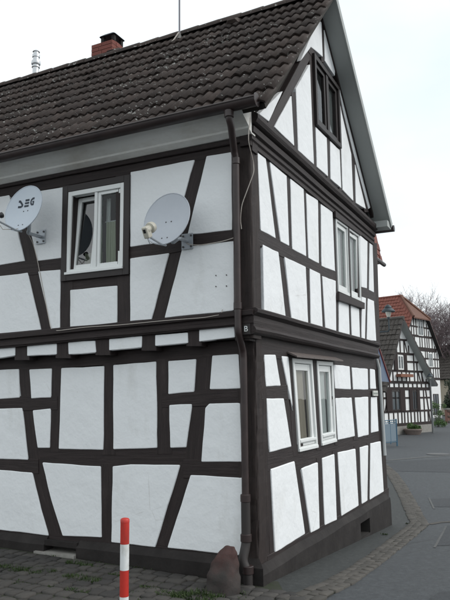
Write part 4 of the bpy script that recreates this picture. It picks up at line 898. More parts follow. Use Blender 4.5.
# ------------------------------------------------------------------ satellite dishes
def dish(name, cpx, dist, rad, m, label, lnb_px, mount_px, lnbm, seg=False, elev=14, lean=0.0):
    c = on(0, *cpx, -dist); root = thing(name, on(0, *mount_px, -0.01), label, 'satellite dish', 'satellite dishes on the upper wall')
    fwd = Vector((-math.cos(math.radians(elev)), lean, math.sin(math.radians(elev)))).normalized(); side = Vector((0,0,1)).cross(fwd).normalized(); upv = fwd.cross(side)
    dep = 0.17*rad
    def P(a, b, off=0.0):                        # point on the bowl
        rr = a*a+b*b; return c+side*(a*rad*0.94)+upv*(b*rad*1.03)+fwd*(dep*(rr-1)+off)
    vs, fs = [], []; nr, ns = 8, 40
    for t in (0.0, -0.006):
        vs.append(P(0, 0, t))
        for r in range(1, nr+1):
            for k in range(ns):
                A = 2*math.pi*k/ns; vs.append(P(r/nr*math.cos(A), r/nr*math.sin(A), t))
    half = 1+nr*ns
    for h in (0, half):
        for k in range(ns): fs.append((h, h+1+k, h+1+(k+1) % ns))
        for r in range(nr-1):
            for k in range(ns): a, b = h+1+r*ns+k, h+1+r*ns+(k+1) % ns; fs.append((a, b, b+ns, a+ns))
    rim = 1+(nr-1)*ns
    for k in range(ns): fs.append((rim+k, rim+(k+1) % ns, half+rim+(k+1) % ns, half+rim+k))
    refl = adopt(mesh('reflector', vs, fs, m), root); smooth_by_angle(refl, 50)
    mb = MB(); mb.tube([P(math.cos(2*math.pi*k/ns), math.sin(2*math.pi*k/ns), -0.003) for k in range(ns+1)], 0.006, 6, cap=False); adopt(mb.build('rim', m, None, smooth=True), root)
    for a, b in ((-0.12, -0.05), (0.12, -0.05), (-0.14, -0.72), (0.10, -0.72)):
        adopt(MB().lathe(P(a, b, 0.0), [(0.008, 0), (0.006, 0.004)], 8, fwd).build('bolt', IRON), root)
    lp = on(0, *lnb_px, -dist-rad*1.15); foot = P(0, -0.93, 0.01)
    adopt(MB().tube([P(0.0, -0.95, -0.05), foot+fwd*0.02-upv*0.03, lp-upv*0.055], 0.011, 8).build('feed_arm', ZINC), root)
    look = (c-lp).normalized()
    if lnbm is LNBW:
        o = adopt(MB().lathe(lp-look*0.04, [(0.028, 0), (0.036, 0.01), (0.036, 0.05), (0.030, 0.06), (0.030, 0.075), (0.05, 0.08), (0.054, 0.10), (0.05, 0.125), (0.02, 0.13)], 18, look).build('feed_horn', lnbm), root); smooth_by_angle(o)
        b = look.cross(Vector((0,0,1))).normalized(); z = b.cross(look)
        q = lp-look*0.035; mb = MB().hexa([q+b*sx*0.03+z*sz-look*0.02 for sx, sz in ((-1,-0.075),(1,-0.075),(1,0.035),(-1,0.035))]+[q+b*sx*0.03+z*sz+look*0.05 for sx, sz in ((-1,-0.075),(1,-0.075),(1,0.035),(-1,0.035))]); bevel(adopt(mb.build('converter_box', lnbm), root), 0.012)
        adopt(MB().hexa([q+b*sx*0.014+z*sz-look*0.021 for sx, sz in ((-1,-0.02),(1,-0.02),(1,0.015),(-1,0.015))]+[q+b*sx*0.014+z*sz-look*0.019 for sx, sz in ((-1,-0.02),(1,-0.02),(1,0.015),(-1,0.015))]).build('dark_label', BLACK), root)
        adopt(MB().tube([q-z*0.07, q-z*0.10, q-z*0.13+look*0.01, q-z*0.14+look*0.06, foot-upv*0.03], 0.005, 6).build('feed_cable', ZINC), root)
    else:
        o = adopt(MB().lathe(lp-look*0.05, [(0.018, 0), (0.022, 0.005), (0.022, 0.05), (0.016, 0.055), (0.03, 0.07), (0.032, 0.09), (0.02, 0.095)], 16, look).build('feed_horn', lnbm), root); smooth_by_angle(o)
        adopt(MB().tube([lp, lp+Vector((0,0.02,-0.06)), lp+Vector((0.06,0.0,-0.13)), lp+Vector((0.2,-0.02,-0.10)), foot], 0.004, 6).build('feed_cable', CABLE), root)
    # mount: plate on the wall, tube to the back of the bowl
    mp_ = on(0, *mount_px, -0.008); mb = MB().box(mp_.x-0.008, mp_.x, mp_.y-0.065, mp_.y+0.065, mp_.z-0.08, mp_.z+0.08); pl = bevel(adopt(mb.build('wall_plate', ZINC), root), 0.003)
    for sy in (-1, 1):
        for sz in (-1, 1): adopt(MB().lathe((mp_.x-0.008, mp_.y+sy*0.045, mp_.z+sz*0.055), [(0.011, 0), (0.011, 0.008), (0.004, 0.009)], 6, Vector((-1,0,0))).build('bolt', IRON), root)
    bk = P(0, -0.35, -0.02)-fwd*0.07
    adopt(MB().tube(round_path([mp_, Vector((bk.x+0.02, mp_.y+(0.0 if not seg else 0.0), mp_.z)), Vector((bk.x, bk.y, bk.z-0.10)), bk+Vector((0, 0, 0.12))]), 0.019, 10).build('mount_arm', ZINC), root)
    adopt(MB().tube([bk+Vector((0,0,0.04)), P(0, -0.2, -0.01)], 0.03, 8).build('back_clamp', ZINC), root)
    if seg:
        def stroke(poly, nm='letter'):
            ev, ef = [], []; top, bot = poly
            n = 6
            for i in range(n+1):
                t = i/n
                for pair in (top, bot): 
                    k = t*(len(pair)-1); j = min(int(k), len(pair)-2); q = Vector(pair[j]).lerp(Vector(pair[j+1]), k-j); ev.append(P(q.x, q.y, 0.0035))
            for i in range(n): ef.append((2*i, 2*i+1, 2*i+3, 2*i+2))
            return ev, ef
        # letters in bowl coordinates: a runs to the viewer's left, so x is mirrored
        W, H = 0.26, 0.33; X0, Y0 = -0.46, 0.12
        def L(strokes, k, nm):
            vs, fs = [], []
            for tp, bt in strokes:
                f = lambda p: (X0+k*0.31+p[0]*W, Y0+p[1]*H+0.015*k)
                ev, ef = stroke(([f(p) for p in tp], [f(p) for p in bt])); n = len(vs); vs += ev; fs += [tuple(i+n for i in q) for q in ef]
            o = adopt(mesh(nm, vs, fs, INK, fix=False), root); o['label'] = 'dark stylised letter printed on the dish'
        sgn = 1 if side.dot(right) > 0 else -1
        if sgn < 0:
            _P = P; P = lambda a, b, off=0.0: _P(-a, b, off)
        L([([(0.0, 1.0), (0.35, 1.0), (0.95, 0.45), (0.95, 0.25)], [(0.0, 0.72), (0.25, 0.72), (0.62, 0.38), (0.62, 0.28)]), ([(0.0, 0.26), (0.5, 0.26), (0.95, 0.30)], [(0.0, 0.0), (0.6, 0.0), (0.95, 0.20)])], 0, 'letter_s')
        L([([(0.15, 1.0), (1.0, 1.0)], [(0.15, 0.76), (1.0, 0.76)]), ([(0.10, 0.62), (1.0, 0.62)], [(0.10, 0.40), (1.0, 0.40)]), ([(0.05, 0.24), (1.0, 0.24)], [(0.05, 0.0), (1.0, 0.0)])], 1, 'letter_e')
        L([([(1.0, 1.0), (0.45, 1.0), (0.08, 0.75), (0.08, 0.3), (0.4, 0.0), (1.0, 0.0)], [(1.0, 0.76), (0.55, 0.76), (0.36, 0.62), (0.36, 0.38), (0.52, 0.24), (1.0, 0.24)]), ([(0.6, 0.56), (1.0, 0.56)], [(0.6, 0.36), (1.0, 0.36)]), ([(0.76, 0.5), (1.0, 0.5)], [(0.76, 0.02), (1.0, 0.02)])], 2, 'letter_g')
    return root
dish('satellite_dish', (23.2, 208), 0.34, 0.265, DISH, 'pale satellite dish with dark lettering left of the upper window', (-1, 216), (41, 237), BLACK, seg=True)
dish('satellite_dish', (166.5, 218.5), 0.30, 0.268, DISH2, 'plain grey satellite dish with cream feed horn right of the upper window', (147.5, 229.5), (187.5, 241.5), LNBW)

# ------------------------------------------------------------------ bollard and guard stone
bt = at_depth(125, 518, 5.15); bz = gz(bt.x, bt.y); bh = bt.z-bz; br_ = 0.0345
BOLL = thing('bollard', (bt.x, bt.y, bz), 'red and white banded metal bollard standing on the cobbles', 'bollard')
hb = 0.192; zt = bz+bh; k = 0
smooth_by_angle(adopt(MB().lathe((bt.x, bt.y, zt-0.012), [(br_+0.0012, -0.02), (br_+0.0012, 0.0), (br_-0.004, 0.008), (br_-0.014, 0.012), (0.004, 0.0135)], 28).build('cap', RED_P), BOLL))
while zt > bz:
    zb = max(bz-0.02, zt-hb); smooth_by_angle(adopt(MB().lathe((bt.x, bt.y, zb), [(br_, 0.0005), (br_, (zt-zb)-(0.014 if k == 0 else 0.0005))], 28).build('red_band' if k % 2 == 0 else 'white_band', RED_P if k % 2 == 0 else WHITE_P), BOLL)); zt -= hb; k += 1
adopt(MB().lathe((bt.x, bt.y, bz), [(br_+0.02, -0.01), (br_+0.02, 0.02), (br_+0.004, 0.03)], 20).build('base_collar', PLINTH), BOLL)
sp0 = Vector((-0.27, on(0, 220, 596, -0.27).y, 0))
zg = gz(sp0.x, sp0.y); n, h_ = 28, 22; vs, fs = [], []
for i in range(h_+1):
    t = i/h_; z = zg-0.06+0.43*t; rx = 0.148*(1-0.50*t**1.9)*(1 if t < 0.94 else 0.62); cxx = sp0.x+0.15*t**1.3; cyy = sp0.y-0.035*t
    for k in range(n):
        a = 2*math.pi*k/n; q = Vector((cxx+rx*0.8*math.copysign(abs(math.cos(a))**0.75, math.cos(a)), cyy+rx*1.02*math.copysign(abs(math.sin(a))**0.75, math.sin(a)), z))
        d = 0.045*noise.noise(q*4.5)+0.020*noise.noise(q*12)+0.010*noise.noise(q*28); vs.append(q+Vector((math.cos(a), math.sin(a), 0.4))*d)
for i in range(h_):
    for k in range(n): fs.append((i*n+k, i*n+(k+1) % n, (i+1)*n+(k+1) % n, (i+1)*n+k))
fs.append(tuple(h_*n+k for k in range(n)))
RSTONE = mat('red_grey_sandstone', (0.16, 0.12, 0.11), 0.85, 0.2)
c1 = mixc(RSTONE, ramp(RSTONE, tex(RSTONE, 9, 6, 0.65).outputs['Fac'], [(0.4, G3(0)), (0.62, G3(1))]), (0.040, 0.037, 0.035), (0.052, 0.042, 0.039))
t, n, l, b = nodes(RSTONE); ge = n('ShaderNodeNewGeometry'); sx = n('ShaderNodeSeparateXYZ'); l(ge.outputs['Position'], sx.inputs[0]); wz = n('ShaderNodeMath'); wz.operation = 'MULTIPLY_ADD'; l(tex(RSTONE, 7, 5).outputs['Fac'], wz.inputs[0]); wz.inputs[1].default_value = 0.25; l(sx.outputs['Z'], wz.inputs[2])
c1 = mixc(RSTONE, ramp(RSTONE, wz.outputs['Value'], [(0.28, G3(0)), (0.42, G3(0.85))]), c1, (0.068, 0.036, 0.033))
setc(RSTONE, mixc(RSTONE, ramp(RSTONE, tex(RSTONE, 70, 3, 0.8).outputs['Fac'], [(0.5, G3(0)), (0.75, G3(0.6))]), c1, (0.05, 0.045, 0.045))); bump(RSTONE, tex(RSTONE, 40, 6, 0.75).outputs['Fac'], 0.6, 0.012)
o = mesh('guard_stone', vs, fs, RSTONE, smooth=True); sub = o.modifiers.new('s', 'SUBSURF'); sub.levels = 1; sub.render_levels = 1
tag(o, 'rough reddish grey guard stone leaning at the house corner by the downpipe', 'stone')

# ------------------------------------------------------------------ houses further along the street
def clip_u(pr, z):                             # gable outline: wall span at height z
    ru = pr['w']*pr.get('ru', 0.5)
    if z <= pr['he']: return 0, pr['w']
    t = (z-pr['he'])/(pr['hr']-pr['he']); return ru*t, pr['w']-(pr['w']-ru)*t
def far_house(name, label, F, pr, roofm, rails, posts, windows, group=None, braces=(), wallm=PLASTER_FAR, hip=None, tile_rows=14):
    root = thing(name, F.O, label, 'house', group); w, he, hr, D = pr['w'], pr['he'], pr['hr'], pr['d']; ru = w*pr.get('ru', 0.5); hz = hip[0] if hip else hr
    A = lambda o: adopt(o, root); z0 = -0.4
    a, b = clip_u(pr, hz)
    out_ = [(0, z0), (w, z0), (w, he)]+([(b, hz), (a, hz)] if hip else [(ru, hr)])+[(0, he)]
    n = len(out_); vs = [F.p(u, v, 0) for u, v in out_]+[F.p(u, v, -0.2) for u, v in out_]
    A(mesh('gable_wall', vs, [tuple(range(n)), tuple(range(2*n-1, n-1, -1))]+[(i, (i+1) % n, n+(i+1) % n, n+i) for i in range(n)], wallm))
    for u0, u1, nm in ((0.0, 0.2, 'side_wall'), (w-0.2, w, 'side_wall')): A(MB().fbox(F, u0+0.003, u1-0.003, z0, he, -0.2, -D).build(nm, wallm))
    A(MB().fbox(F, 0.2, w-0.2, z0, he, -D+0.2, -D).build('rear_wall', wallm))
    for z, h, u0, u1 in rails:
        a, b = clip_u(pr, z+h/2); a = max(a, u0); b = min(b, u1)
        if b > a: A(MB().fbox(F, a, b, z-h/2, z+h/2, 0.03, -0.02).build('rail', WOODF))
    for u, za, zb, wd in posts:
        A(MB().fbox(F, u-wd/2, u+wd/2, za, zb, 0.025, -0.02).build('post', WOODF))
    for (u0, za, u1, zb, wd) in braces:
        A(MB().hexa([F.p(u0-wd/2, za, 0.021), F.p(u0+wd/2, za, 0.021), F.p(u1+wd/2, zb, 0.021), F.p(u1-wd/2, zb, 0.021), F.p(u0-wd/2, za, -0.02), F.p(u0+wd/2, za, -0.02), F.p(u1+wd/2, zb, -0.02), F.p(u1-wd/2, zb, -0.02)]).build('brace', WOODF))
    for u0, u1, za, zb, shutters, fm in windows:
        mb = MB(); t = 0.07
        for q in ((u0, u0+t, za, zb), (u1-t, u1, za, zb), (u0+t, u1-t, za, za+t), (u0+t, u1-t, zb-t, zb), ((u0+u1)/2-t/2, (u0+u1)/2+t/2, za+t, zb-t)): mb.fbox(F, *q, 0.06, 0.0)
        wn = A(mb.build('window', fm)); wn.name = 'window'
        g = MB().fbox(F, u0+t, u1-t, za+t, zb-t, 0.03, 0.022).build('pane', mat_pane, wn); 
        for s in shutters:
            ua, ub = (u0-(u1-u0)*0.62, u0-0.02) if s == 'l' else (u1+0.02, u1+(u1-u0)*0.62)
            A(MB().fbox(F, ua, ub, za-0.03, zb+0.03, 0.075, 0.032).build('shutter', SHUTTER))
    # roof slopes with rows of tiles
    ov, eo = pr.get('ov', 0.35), pr.get('eo', 0.3); 
    for sgn in (-1, 1):
        tn = (hr-he)/(ru if sgn < 0 else w-ru); eo = pr.get('eo', 0.3) if sgn < 0 else pr.get('eor', pr.get('eo', 0.3))
        e = F.p(0 if sgn < 0 else w, he, 0)+F.U*sgn*eo-Vector((0, 0, eo*tn)); r = F.p(ru, hr, 0); up_ = (r-e); Ls = up_.length; up_.normalize(); bk = -F.W; nm = up_.cross(bk)*(1 if sgn > 0 else -1)
        if nm.z < 0: nm = -nm
        hipback = hip[1] if hip else 0
        tb = (hz-he)/(hr-he) if hip else 1.0
        def Q(s, d, h): return e+up_*s+bk*d+nm*h
        Lz = Ls*(hz-(he-eo*tn))/(hr-(he-eo*tn))
        pts = [(0, -ov), (Lz, -ov), (Ls, hipback-ov), (Ls, D+ov), (0, D+ov)] if hip else [(0, -ov), (Ls, -ov), (Ls, D+ov), (0, D+ov)]
        k_ = len(pts); vs = [Q(s, d, 0.0) for s, d in pts]+[Q(s, d, 0.10) for s, d in pts]
        sl_ = A(mesh('roof_slope', vs, [tuple(range(k_)), tuple(range(2*k_-1, k_-1, -1))]+[(i, (i+1) % k_, k_+(i+1) % k_, k_+i) for i in range(k_)], FRAME_B)); sl_.data.materials.append(pr.get('barge', BARGE)); sl_.data.materials.append(roofm); sl_.data.polygons[0].material_index = 1; sl_.data.polygons[1].material_index = 2
        mb = MB(); ex = Ls/tile_rows; tw = pr.get('tw', 0.24); d = -ov
        while d < D+ov-0.01:
            for i in range(tile_rows):
                s0 = i*ex
                if hip and s0+ex > Lz and d < hipback-ov - (hipback)*(1-(min(s0+ex, Ls)-Lz)/(Ls-Lz)): continue
                j = R_.uniform(-0.012, 0.012); c0 = d+tw*0.5
                mb.add([Q(s0, d+0.008, 0.155+j), Q(s0, c0, 0.19+j), Q(s0, d+tw-0.008, 0.155+j), Q(s0+ex+0.03, d+0.008, 0.11+j), Q(s0+ex+0.03, c0, 0.145+j), Q(s0+ex+0.03, d+tw-0.008, 0.11+j), Q(s0, d+0.008, 0.10), Q(s0, d+tw-0.008, 0.10)], [(0, 1, 4, 3), (1, 2, 5, 4), (6, 7, 2, 1, 0), (0, 3, 6), (2, 7, 5)])
            d += tw
        t_ = mb.build('roof_tiles', roofm); t_.parent = sl_; t_.matrix_parent_inverse = sl_.matrix_world.inverted() if False else Matrix.Translation(-root.location); t_['kind'] = 'stuff'
        t_.matrix_parent_inverse = Matrix.Identity(4)
    r0, r1 = F.p(ru, hr+0.16, -hip[1]+ov if hip else ov), F.p(ru, hr+0.16, -D-ov)
    A(MB().tube([r0, r1], 0.12, 8).build('ridge_cap', roofm))
    if hip:
        a, b = clip_u(pr, hz); tip = F.p(ru, hr+0.12, -hip[1]+ov); L0, R0_ = F.p(a-0.12, hz-0.05, ov+0.1), F.p(b+0.12, hz-0.05, ov+0.1)
        mb = MB().add([L0, R0_, tip, L0-Vector((0,0,0.12)), R0_-Vector((0,0,0.12)), tip-Vector((0,0,0.2))], [(0, 1, 2), (5, 4, 3), (0, 3, 4, 1), (1, 4, 5, 2), (2, 5, 3, 0)]); A(mb.build('half_hip', TILE_BR))
        for q in (L0, R0_): A(MB().tube([q+Vector((0,0,0.05)), tip+Vector((0,0,0.08))], 0.11, 6).build('hip_ridge', TILE_BR))
    return root
mat_pane = mat('far_pane', (0.06, 0.075, 0.085), 0.15, 0.6)

# small gabled house across the road
cr_ = on_ground(433, 431.5); ang = math.radians(-18); w_ = 5.4
U_ = Vector((math.cos(ang), math.sin(ang), 0)); F1 = Frame(cr_-U_*w_, ang)
def zpx(F, py, px=405): return F.uv(px, py)[1]
def upx(F, px, py=400): return F.uv(px, py)[0]
pr1 = dict(w=w_, he=2.60, hr=6.15, d=9, ov=0.42, eo=0.2, eor=0.02, ru=0.36)
rails = [(0.52, 0.16, 0, 9), (1.22, 0.10, 0, 9), (1.95, 0.09, 0, 9), (2.45, 0.16, 0, 9), (2.80, 0.14, 0, 9), (3.42, 0.11, 0, 9), (3.95, 0.10, 0, 9), (4.38, 0.12, 0, 9), (5.15, 0.10, 0, 9)]
posts = [(u, 0.5, 2.45, 0.11) for u in (0.1, 1.95, 2.25, 2.95, 3.35, 4.0, 4.5, 5.3)]+[(u, 0.5, 1.22, 0.10) for u in (0.6, 1.1, 1.55, 2.6, 3.7, 4.9)]+[(u, 2.5, 2.80, 0.12) for u in (0.3, 0.8, 1.3, 1.8, 2.3, 2.8, 3.3, 3.8, 4.3, 4.8, 5.2)]
for u in (0.35, 0.8, 1.25, 1.7, 2.15, 2.6, 3.05, 3.5, 3.95, 4.4, 4.85):
    top_ = 2.60+min(u/(0.36*w_), (w_-u)/(0.64*w_))*3.55-0.15
    if top_ > 3.0:
        for a, b in ((2.8, 3.42), (3.42, 4.38), (4.38, 5.15), (5.15, 6.0)):
            if top_ > a+0.2 and not (a == 3.42 and 0.9 < u < 3.3): posts.append((u+R_.uniform(-0.06, 0.06), a, min(b, top_), 0.10))
braces = [(0.25, 1.22, 0.75, 2.45, 0.11), (5.15, 0.5, 4.75, 2.45, 0.13), (4.6, 2.8, 4.35, 3.4, 0.1), (4.25, 2.8, 4.0, 3.4, 0.1), (1.5, 4.38, 1.75, 5.15, 0.09), (2.9, 4.38, 2.6, 5.15, 0.09)]
gu0, gu1 = upx(F1, 387.5), upx(F1, 403.5); gv0, gv1 = upx(F1, 409.5), upx(F1, 418)
wins = [(gu0+0.35, gu1-0.45, 1.27, 2.36, 'lr', FRAME_B), (gv0+0.25, gv1-0.2, 1.27, 2.36, 'lr', FRAME_B), (upx(F1, 397.2, 365), upx(F1, 402.8, 365), 3.48, 4.28, 'lr', FRAME_W)]
H1 = far_house('gabled_house', 'small half-timbered house with dark shutters and steep dark roof across the road', F1, pr1, TILE_FAR, rails, posts, wins, 'half-timbered houses along the street', braces)
adopt(MB().fbox(F1, -0.05, w_+0.03, -0.4, 0.44, 0.05, -0.1).build('plinth', STONE_P), H1)
adopt(MB().fbox(F1, upx(F1, 396.5, 379)-0.1, upx(F1, 408, 379), 3.08, 3.24, 0.35, 0.05).build('window_box', TERRA), H1)
# large house with red half-hipped roof
c2 = at_depth(422, 400, 60.0); ang2 = math.radians(-15); w2 = 8.2; U2 = Vector((math.cos(ang2), math.sin(ang2), 0)); o2 = c2-U2*w2/2; o2.z = gz(c2.x, c2.y); F2 = Frame(o2, ang2)
pr2 = dict(w=w2, he=5.9, hr=11.2, d=12, ov=0.35, eo=0.3, eor=0.12, barge=FRAME_B, tw=0.3)
zz = [F2.uv(425, y)[1] for y in (378.5, 367.5, 358.5, 349.5, 337.0, 328.0, 319.5)]
rails = [(zz[0], 0.22, 0, 9), (zz[1], 0.14, 0, 9), (zz[2], 0.14, 0, 9), (zz[3], 0.36, 0, 9), (zz[4], 0.2, 0, 9), (zz[5], 0.14, 0, 9)]
posts = []
for u in [0.15+0.51*i for i in range(16)]:
    tp = 5.75+(min(u, w2-u)-0.2)*(5.45/4.1)
    for a, b in zip([zz[0], zz[1], zz[2], zz[3], zz[4], zz[5]], [zz[1], zz[2], zz[3], zz[4], zz[5], zz[6]]):
        if tp > a+0.3 and R_.random() < 0.93: posts.append((u+R_.uniform(-0.08, 0.08), a, min(b, tp), 0.15))
wins = [(upx(F2, 417.6, 330), upx(F2, 422.6, 330), zz[4]+0.05, zz[6]-0.15, '', FRAME_W), (upx(F2, 428.5, 360), upx(F2, 432, 360), zz[1]+0.05, zz[3]-0.3, '', FRAME_W), (upx(F2, 419, 360), upx(F2, 422.5, 360), zz[1]+0.05, zz[3]-0.3, '', FRAME_W), (upx(F2, 433, 395), upx(F2, 438, 395), 0.3, 2.2, '', FRAME_B)]
far_house('half_hipped_house', 'tall half-timbered house with red half-hipped roof behind the small gabled house', F2, pr2, TILE_RED, rails, posts, wins, 'half-timbered houses along the street', hip=(zz[6], 1.9), tile_rows=18)
# neighbour: only its red tile-hung eaves show past the foreground house
NB = thing('neighbour_house', (8, 1.3, gz(8, 1.3)), 'neighbouring house with red tiled eaves showing behind the right corner of the foreground house', 'house')
NX0, NX1 = 5.75, 10.35
adopt(MB().box(NX0, NX1, 1.34, 6.0, -0.6, 4.9).build('wall', PLASTER), NB)
ms = adopt(MB().add([(NX0, 1.14, 4.86), (NX1, 1.14, 4.86), (NX1, 1.26, 5.62), (NX0, 1.26, 5.62), (NX0, 3.6, 6.5), (NX1, 3.6, 6.5), (NX0, 6.1, 5.0), (NX1, 6.1, 5.0), (NX0, 1.4, 4.86), (NX1, 1.4, 4.86)], [(0, 1, 2, 3), (3, 2, 5, 4), (4, 5, 7, 6), (0, 8, 9, 1), (1, 9, 7, 5, 2), (0, 3, 4, 6, 8), (6, 7, 9, 8)]).build('roof', TILE_BR), NB)
for r in range(5):
    for c in range(9):
        z = 4.88+r*0.15; y = 1.135+0.12*r*0.2; x = NX1-0.24*(c+1)+0.02; j = R_.uniform(-0.01, 0.01)
        MB().hexa([(x, y-0.03+j, z), (x+0.22, y-0.03+j, z), (x+0.22, y+0.01, z), (x, y+0.01, z), (x, y+0.005+j, z+0.18), (x+0.22, y+0.005+j, z+0.18), (x+0.22, y+0.03, z+0.18), (x, y+0.03, z+0.18)]).build('tile', TILE_RED, ms)
adopt(MB().tube([(NX0, 1.08, 4.84), (NX1+0.04, 1.08, 4.84)], 0.05, 8).build('gutter', PIPE), NB)
# steep canopy with a red board and blue side, on the neighbour's street wall
a_, b_ = on(0, 378.5, 349, 10.1), on(0, 389.3, 382, 10.1)
cv_ = [Vector((x, q.y, q.z)) for x in (9.3, 10.1) for q in (a_, b_)]
CAN = adopt(MB().hexa([cv_[0], cv_[1], cv_[3], cv_[2]]+[v+Vector((0, 0.03, 0.045)) for v in (cv_[0], cv_[1], cv_[3], cv_[2])]).build('canopy', mat('blue_sheet', (0.045, 0.075, 0.13), 0.5)), NB)
adopt(MB().hexa([v+Vector((0.0, d, 0)) for d in (0.05, -0.03) for v in (cv_[2], cv_[3], cv_[3]+Vector((0.06, 0, 0)), cv_[2]+Vector((0.06, 0, 0)))]).build('canopy_verge', mat('dark_red_board', (0.13, 0.03, 0.028), 0.6)), NB)
# ------------------------------------------------------------------ street lamps
LAMPG = mat('blue_grey_lamp_metal', (0.05, 0.065, 0.075), 0.5, 0.4, 0.3); LAMPW = mat('frosted_lamp_glass', (0.55, 0.55, 0.5), 0.3, 0.5)
def lamp_head(c, s, root):
    smooth_by_angle(adopt(MB().lathe(c, [(0.155*s, 0.0), (0.16*s, 0.015*s), (0.125*s, 0.06*s), (0.075*s, 0.10*s), (0.085*s, 0.105*s), (0.07*s, 0.14*s), (0.045*s, 0.16*s), (0.02*s, 0.175*s)], 20).build('lamp_shade', LAMPG), root))
    smooth_by_angle(adopt(MB().lathe(c-Vector((0,0,0.125*s)), [(0.03*s, 0), (0.05*s, 0.04*s), (0.07*s, 0.124*s)], 16).build('lamp_glass', LAMPW), root))
    adopt(MB().lathe(c-Vector((0,0,0.17*s)), [(0.022*s, 0), (0.034*s, 0.01*s), (0.034*s, 0.05*s)], 12).build('lamp_collar', LAMPG), root)
lc = on(0, 388.3, 312, 10.0)
WL = thing('wall_lamp', (10.0, 1.34, lc.z-0.45), 'street lamp with domed grey shade on a bracket left of the red roof', 'lamp')
lamp_head(lc, 1.0, WL)
adopt(MB().tube(round_path([Vector((10.0, 1.34, lc.z-0.46)), Vector((10.0, lc.y+0.02, lc.z-0.46)), Vector((10.0, lc.y, lc.z-0.40)), Vector((10.0, lc.y, lc.z-0.15))]), 0.018, 8).build('bracket', LAMPG), WL)
adopt(MB().box(9.95, 10.05, 1.315, 1.345, lc.z-0.56, lc.z-0.36).build('wall_plate', LAMPG), WL)
lg = on_ground(433.2, 433); lt = lg+Vector((0, 0, (433-377)/FPX*((lg-CAM).dot(-back))))
SL = thing('street_lamp', lg, 'slim grey street lamp with small dark head at the corner of the small gabled house', 'lamp')
lamp_head(lt, 1.15, SL)
adopt(MB().tube([lg-Vector((0,0,0.1)), lg+Vector((0,0,0.9)), lg+Vector((0,0,0.92)), lt-Vector((0,0,0.15))], [0.065, 0.06, 0.045, 0.035], 10).build('pole', mat('grey_pole', (0.16, 0.17, 0.17), 0.5, 0.4)), SL)

# ------------------------------------------------------------------ planter, gate, shrub
def leaves(c, rad, n, size, m, squash=1.0):
    vs, fs = [], []
    for _ in range(n):
        d = Vector((R_.gauss(0,1), R_.gauss(0,1), R_.gauss(0,1))).normalized()*R_.random()**0.4; q = Vector(c)+Vector((d.x*rad, d.y*rad, d.z*rad*squash))
        a = Vector((R_.gauss(0,1), R_.gauss(0,1), R_.gauss(0,1))).normalized(); b = a.orthogonal().normalized()*size*R_.uniform(0.3, 0.55); a *= size*R_.uniform(0.7, 1.2); k = len(vs)
        vs += [q-a, q+b, q+a, q-b]; fs.append((k, k+1, k+2, k+3))
    return vs, fs
pp = on_ground(413.2, 434.5); PT = thing('planter', pp, 'round stone planter with green plants before the small gabled house', 'planter')
CONC = stone_mat('red_grey_concrete', (0.20, 0.16, 0.14), (0.22, 0.18, 0.16), (0.15, 0.12, 0.11), 9)
smooth_by_angle(adopt(MB().lathe(pp, [(0.36, -0.02), (0.40, 0.05), (0.47, 0.22), (0.49, 0.24), (0.49, 0.30), (0.45, 0.31), (0.44, 0.25), (0.1, 0.24)], 24).build('bowl', CONC), PT))
vs, fs = [], []
for dx, dy, h, r in ((-0.2, 0.05, 0.38, 0.17), (0.02, 0.12, 0.44, 0.2), (0.12, -0.15, 0.34, 0.16), (-0.1, -0.2, 0.36, 0.17), (0.3, -0.05, 0.33, 0.13), (0.2, -0.28, 0.36, 0.12)):
    a, b = leaves(pp+Vector((dx, dy, h)), r, 260, 0.05, LEAF); n = len(vs); vs += a; fs += [tuple(i+n for i in f) for f in b]
adopt(mesh('plants', vs, fs, LEAF, fix=False), PT)
gp0, gp1 = on_ground(384.5, 447.5), on_ground(397.2, 446.0); gd = (gp1-gp0); gl_ = gd.length; FG = Frame(gp0, math.atan2(gd.y, gd.x)); gh = 1.05
GT = thing('metal_gate', gp0, 'blue grey sheet metal gate with blue posts beside the right house corner', 'gate')
for u in (0, gl_): adopt(MB().tube([FG.p(u, -0.05), FG.p(u, gh+0.06)], 0.035, 10).build('post', BLUE_M), GT)
for u0, u1 in ((0.06, gl_*0.49), (gl_*0.52, gl_-0.06)): adopt(MB().fbox(FG, u0, u1, 0.22, gh-0.12, 0.012, -0.012).build('panel', BLUEGREY), GT)
for v in (0.18, gh-0.08, gh+0.02): adopt(MB().tube([FG.p(0, v), FG.p(gl_, v)], 0.018, 8).build('rail', BLUE_M), GT)
for k in range(5): adopt(MB().tube([FG.p(gl_*(k+1)/6, gh-0.08), FG.p(gl_*(k+1)/6, gh+0.02)], 0.010, 6).build('bar', BLUE_M), GT)
adopt(MB().tube([FG.p(gl_*0.505, 0.1), FG.p(gl_*0.505, gh)], 0.02, 8).build('stile', BLUE_M), GT)
sb = on_ground(437.8, 424.0); sb = at_depth(437.6, 417, 44.0); sb.z = gz(sb.x, sb.y)
SH = thing('shrub', sb, 'loose green flowering shrub against the white wall right of the small gabled house', 'shrub')
vs, fs = [], []
for _ in range(22):
    q = sb+Vector((R_.gauss(0, 0.28), R_.gauss(0, 0.28), R_.uniform(0.15, 1.6))); a, b = leaves(q, 0.2, 60, 0.06, LEAF); n = len(vs); vs += a; fs += [tuple(i+n for i in f) for f in b]
adopt(mesh('foliage', vs, fs, LEAF, fix=False), SH)
mb = MB()
for k in range(7): mb.tube([sb+Vector((0.05*math.cos(k), 0.05*math.sin(k), -0.05)), sb+Vector((0.25*math.cos(k), 0.25*math.sin(k), 0.9)), sb+Vector((0.35*math.cos(k*1.1), 0.35*math.sin(k*1.1), 1.5))], 0.012, 5)
adopt(mb.build('stems', BARK), SH)

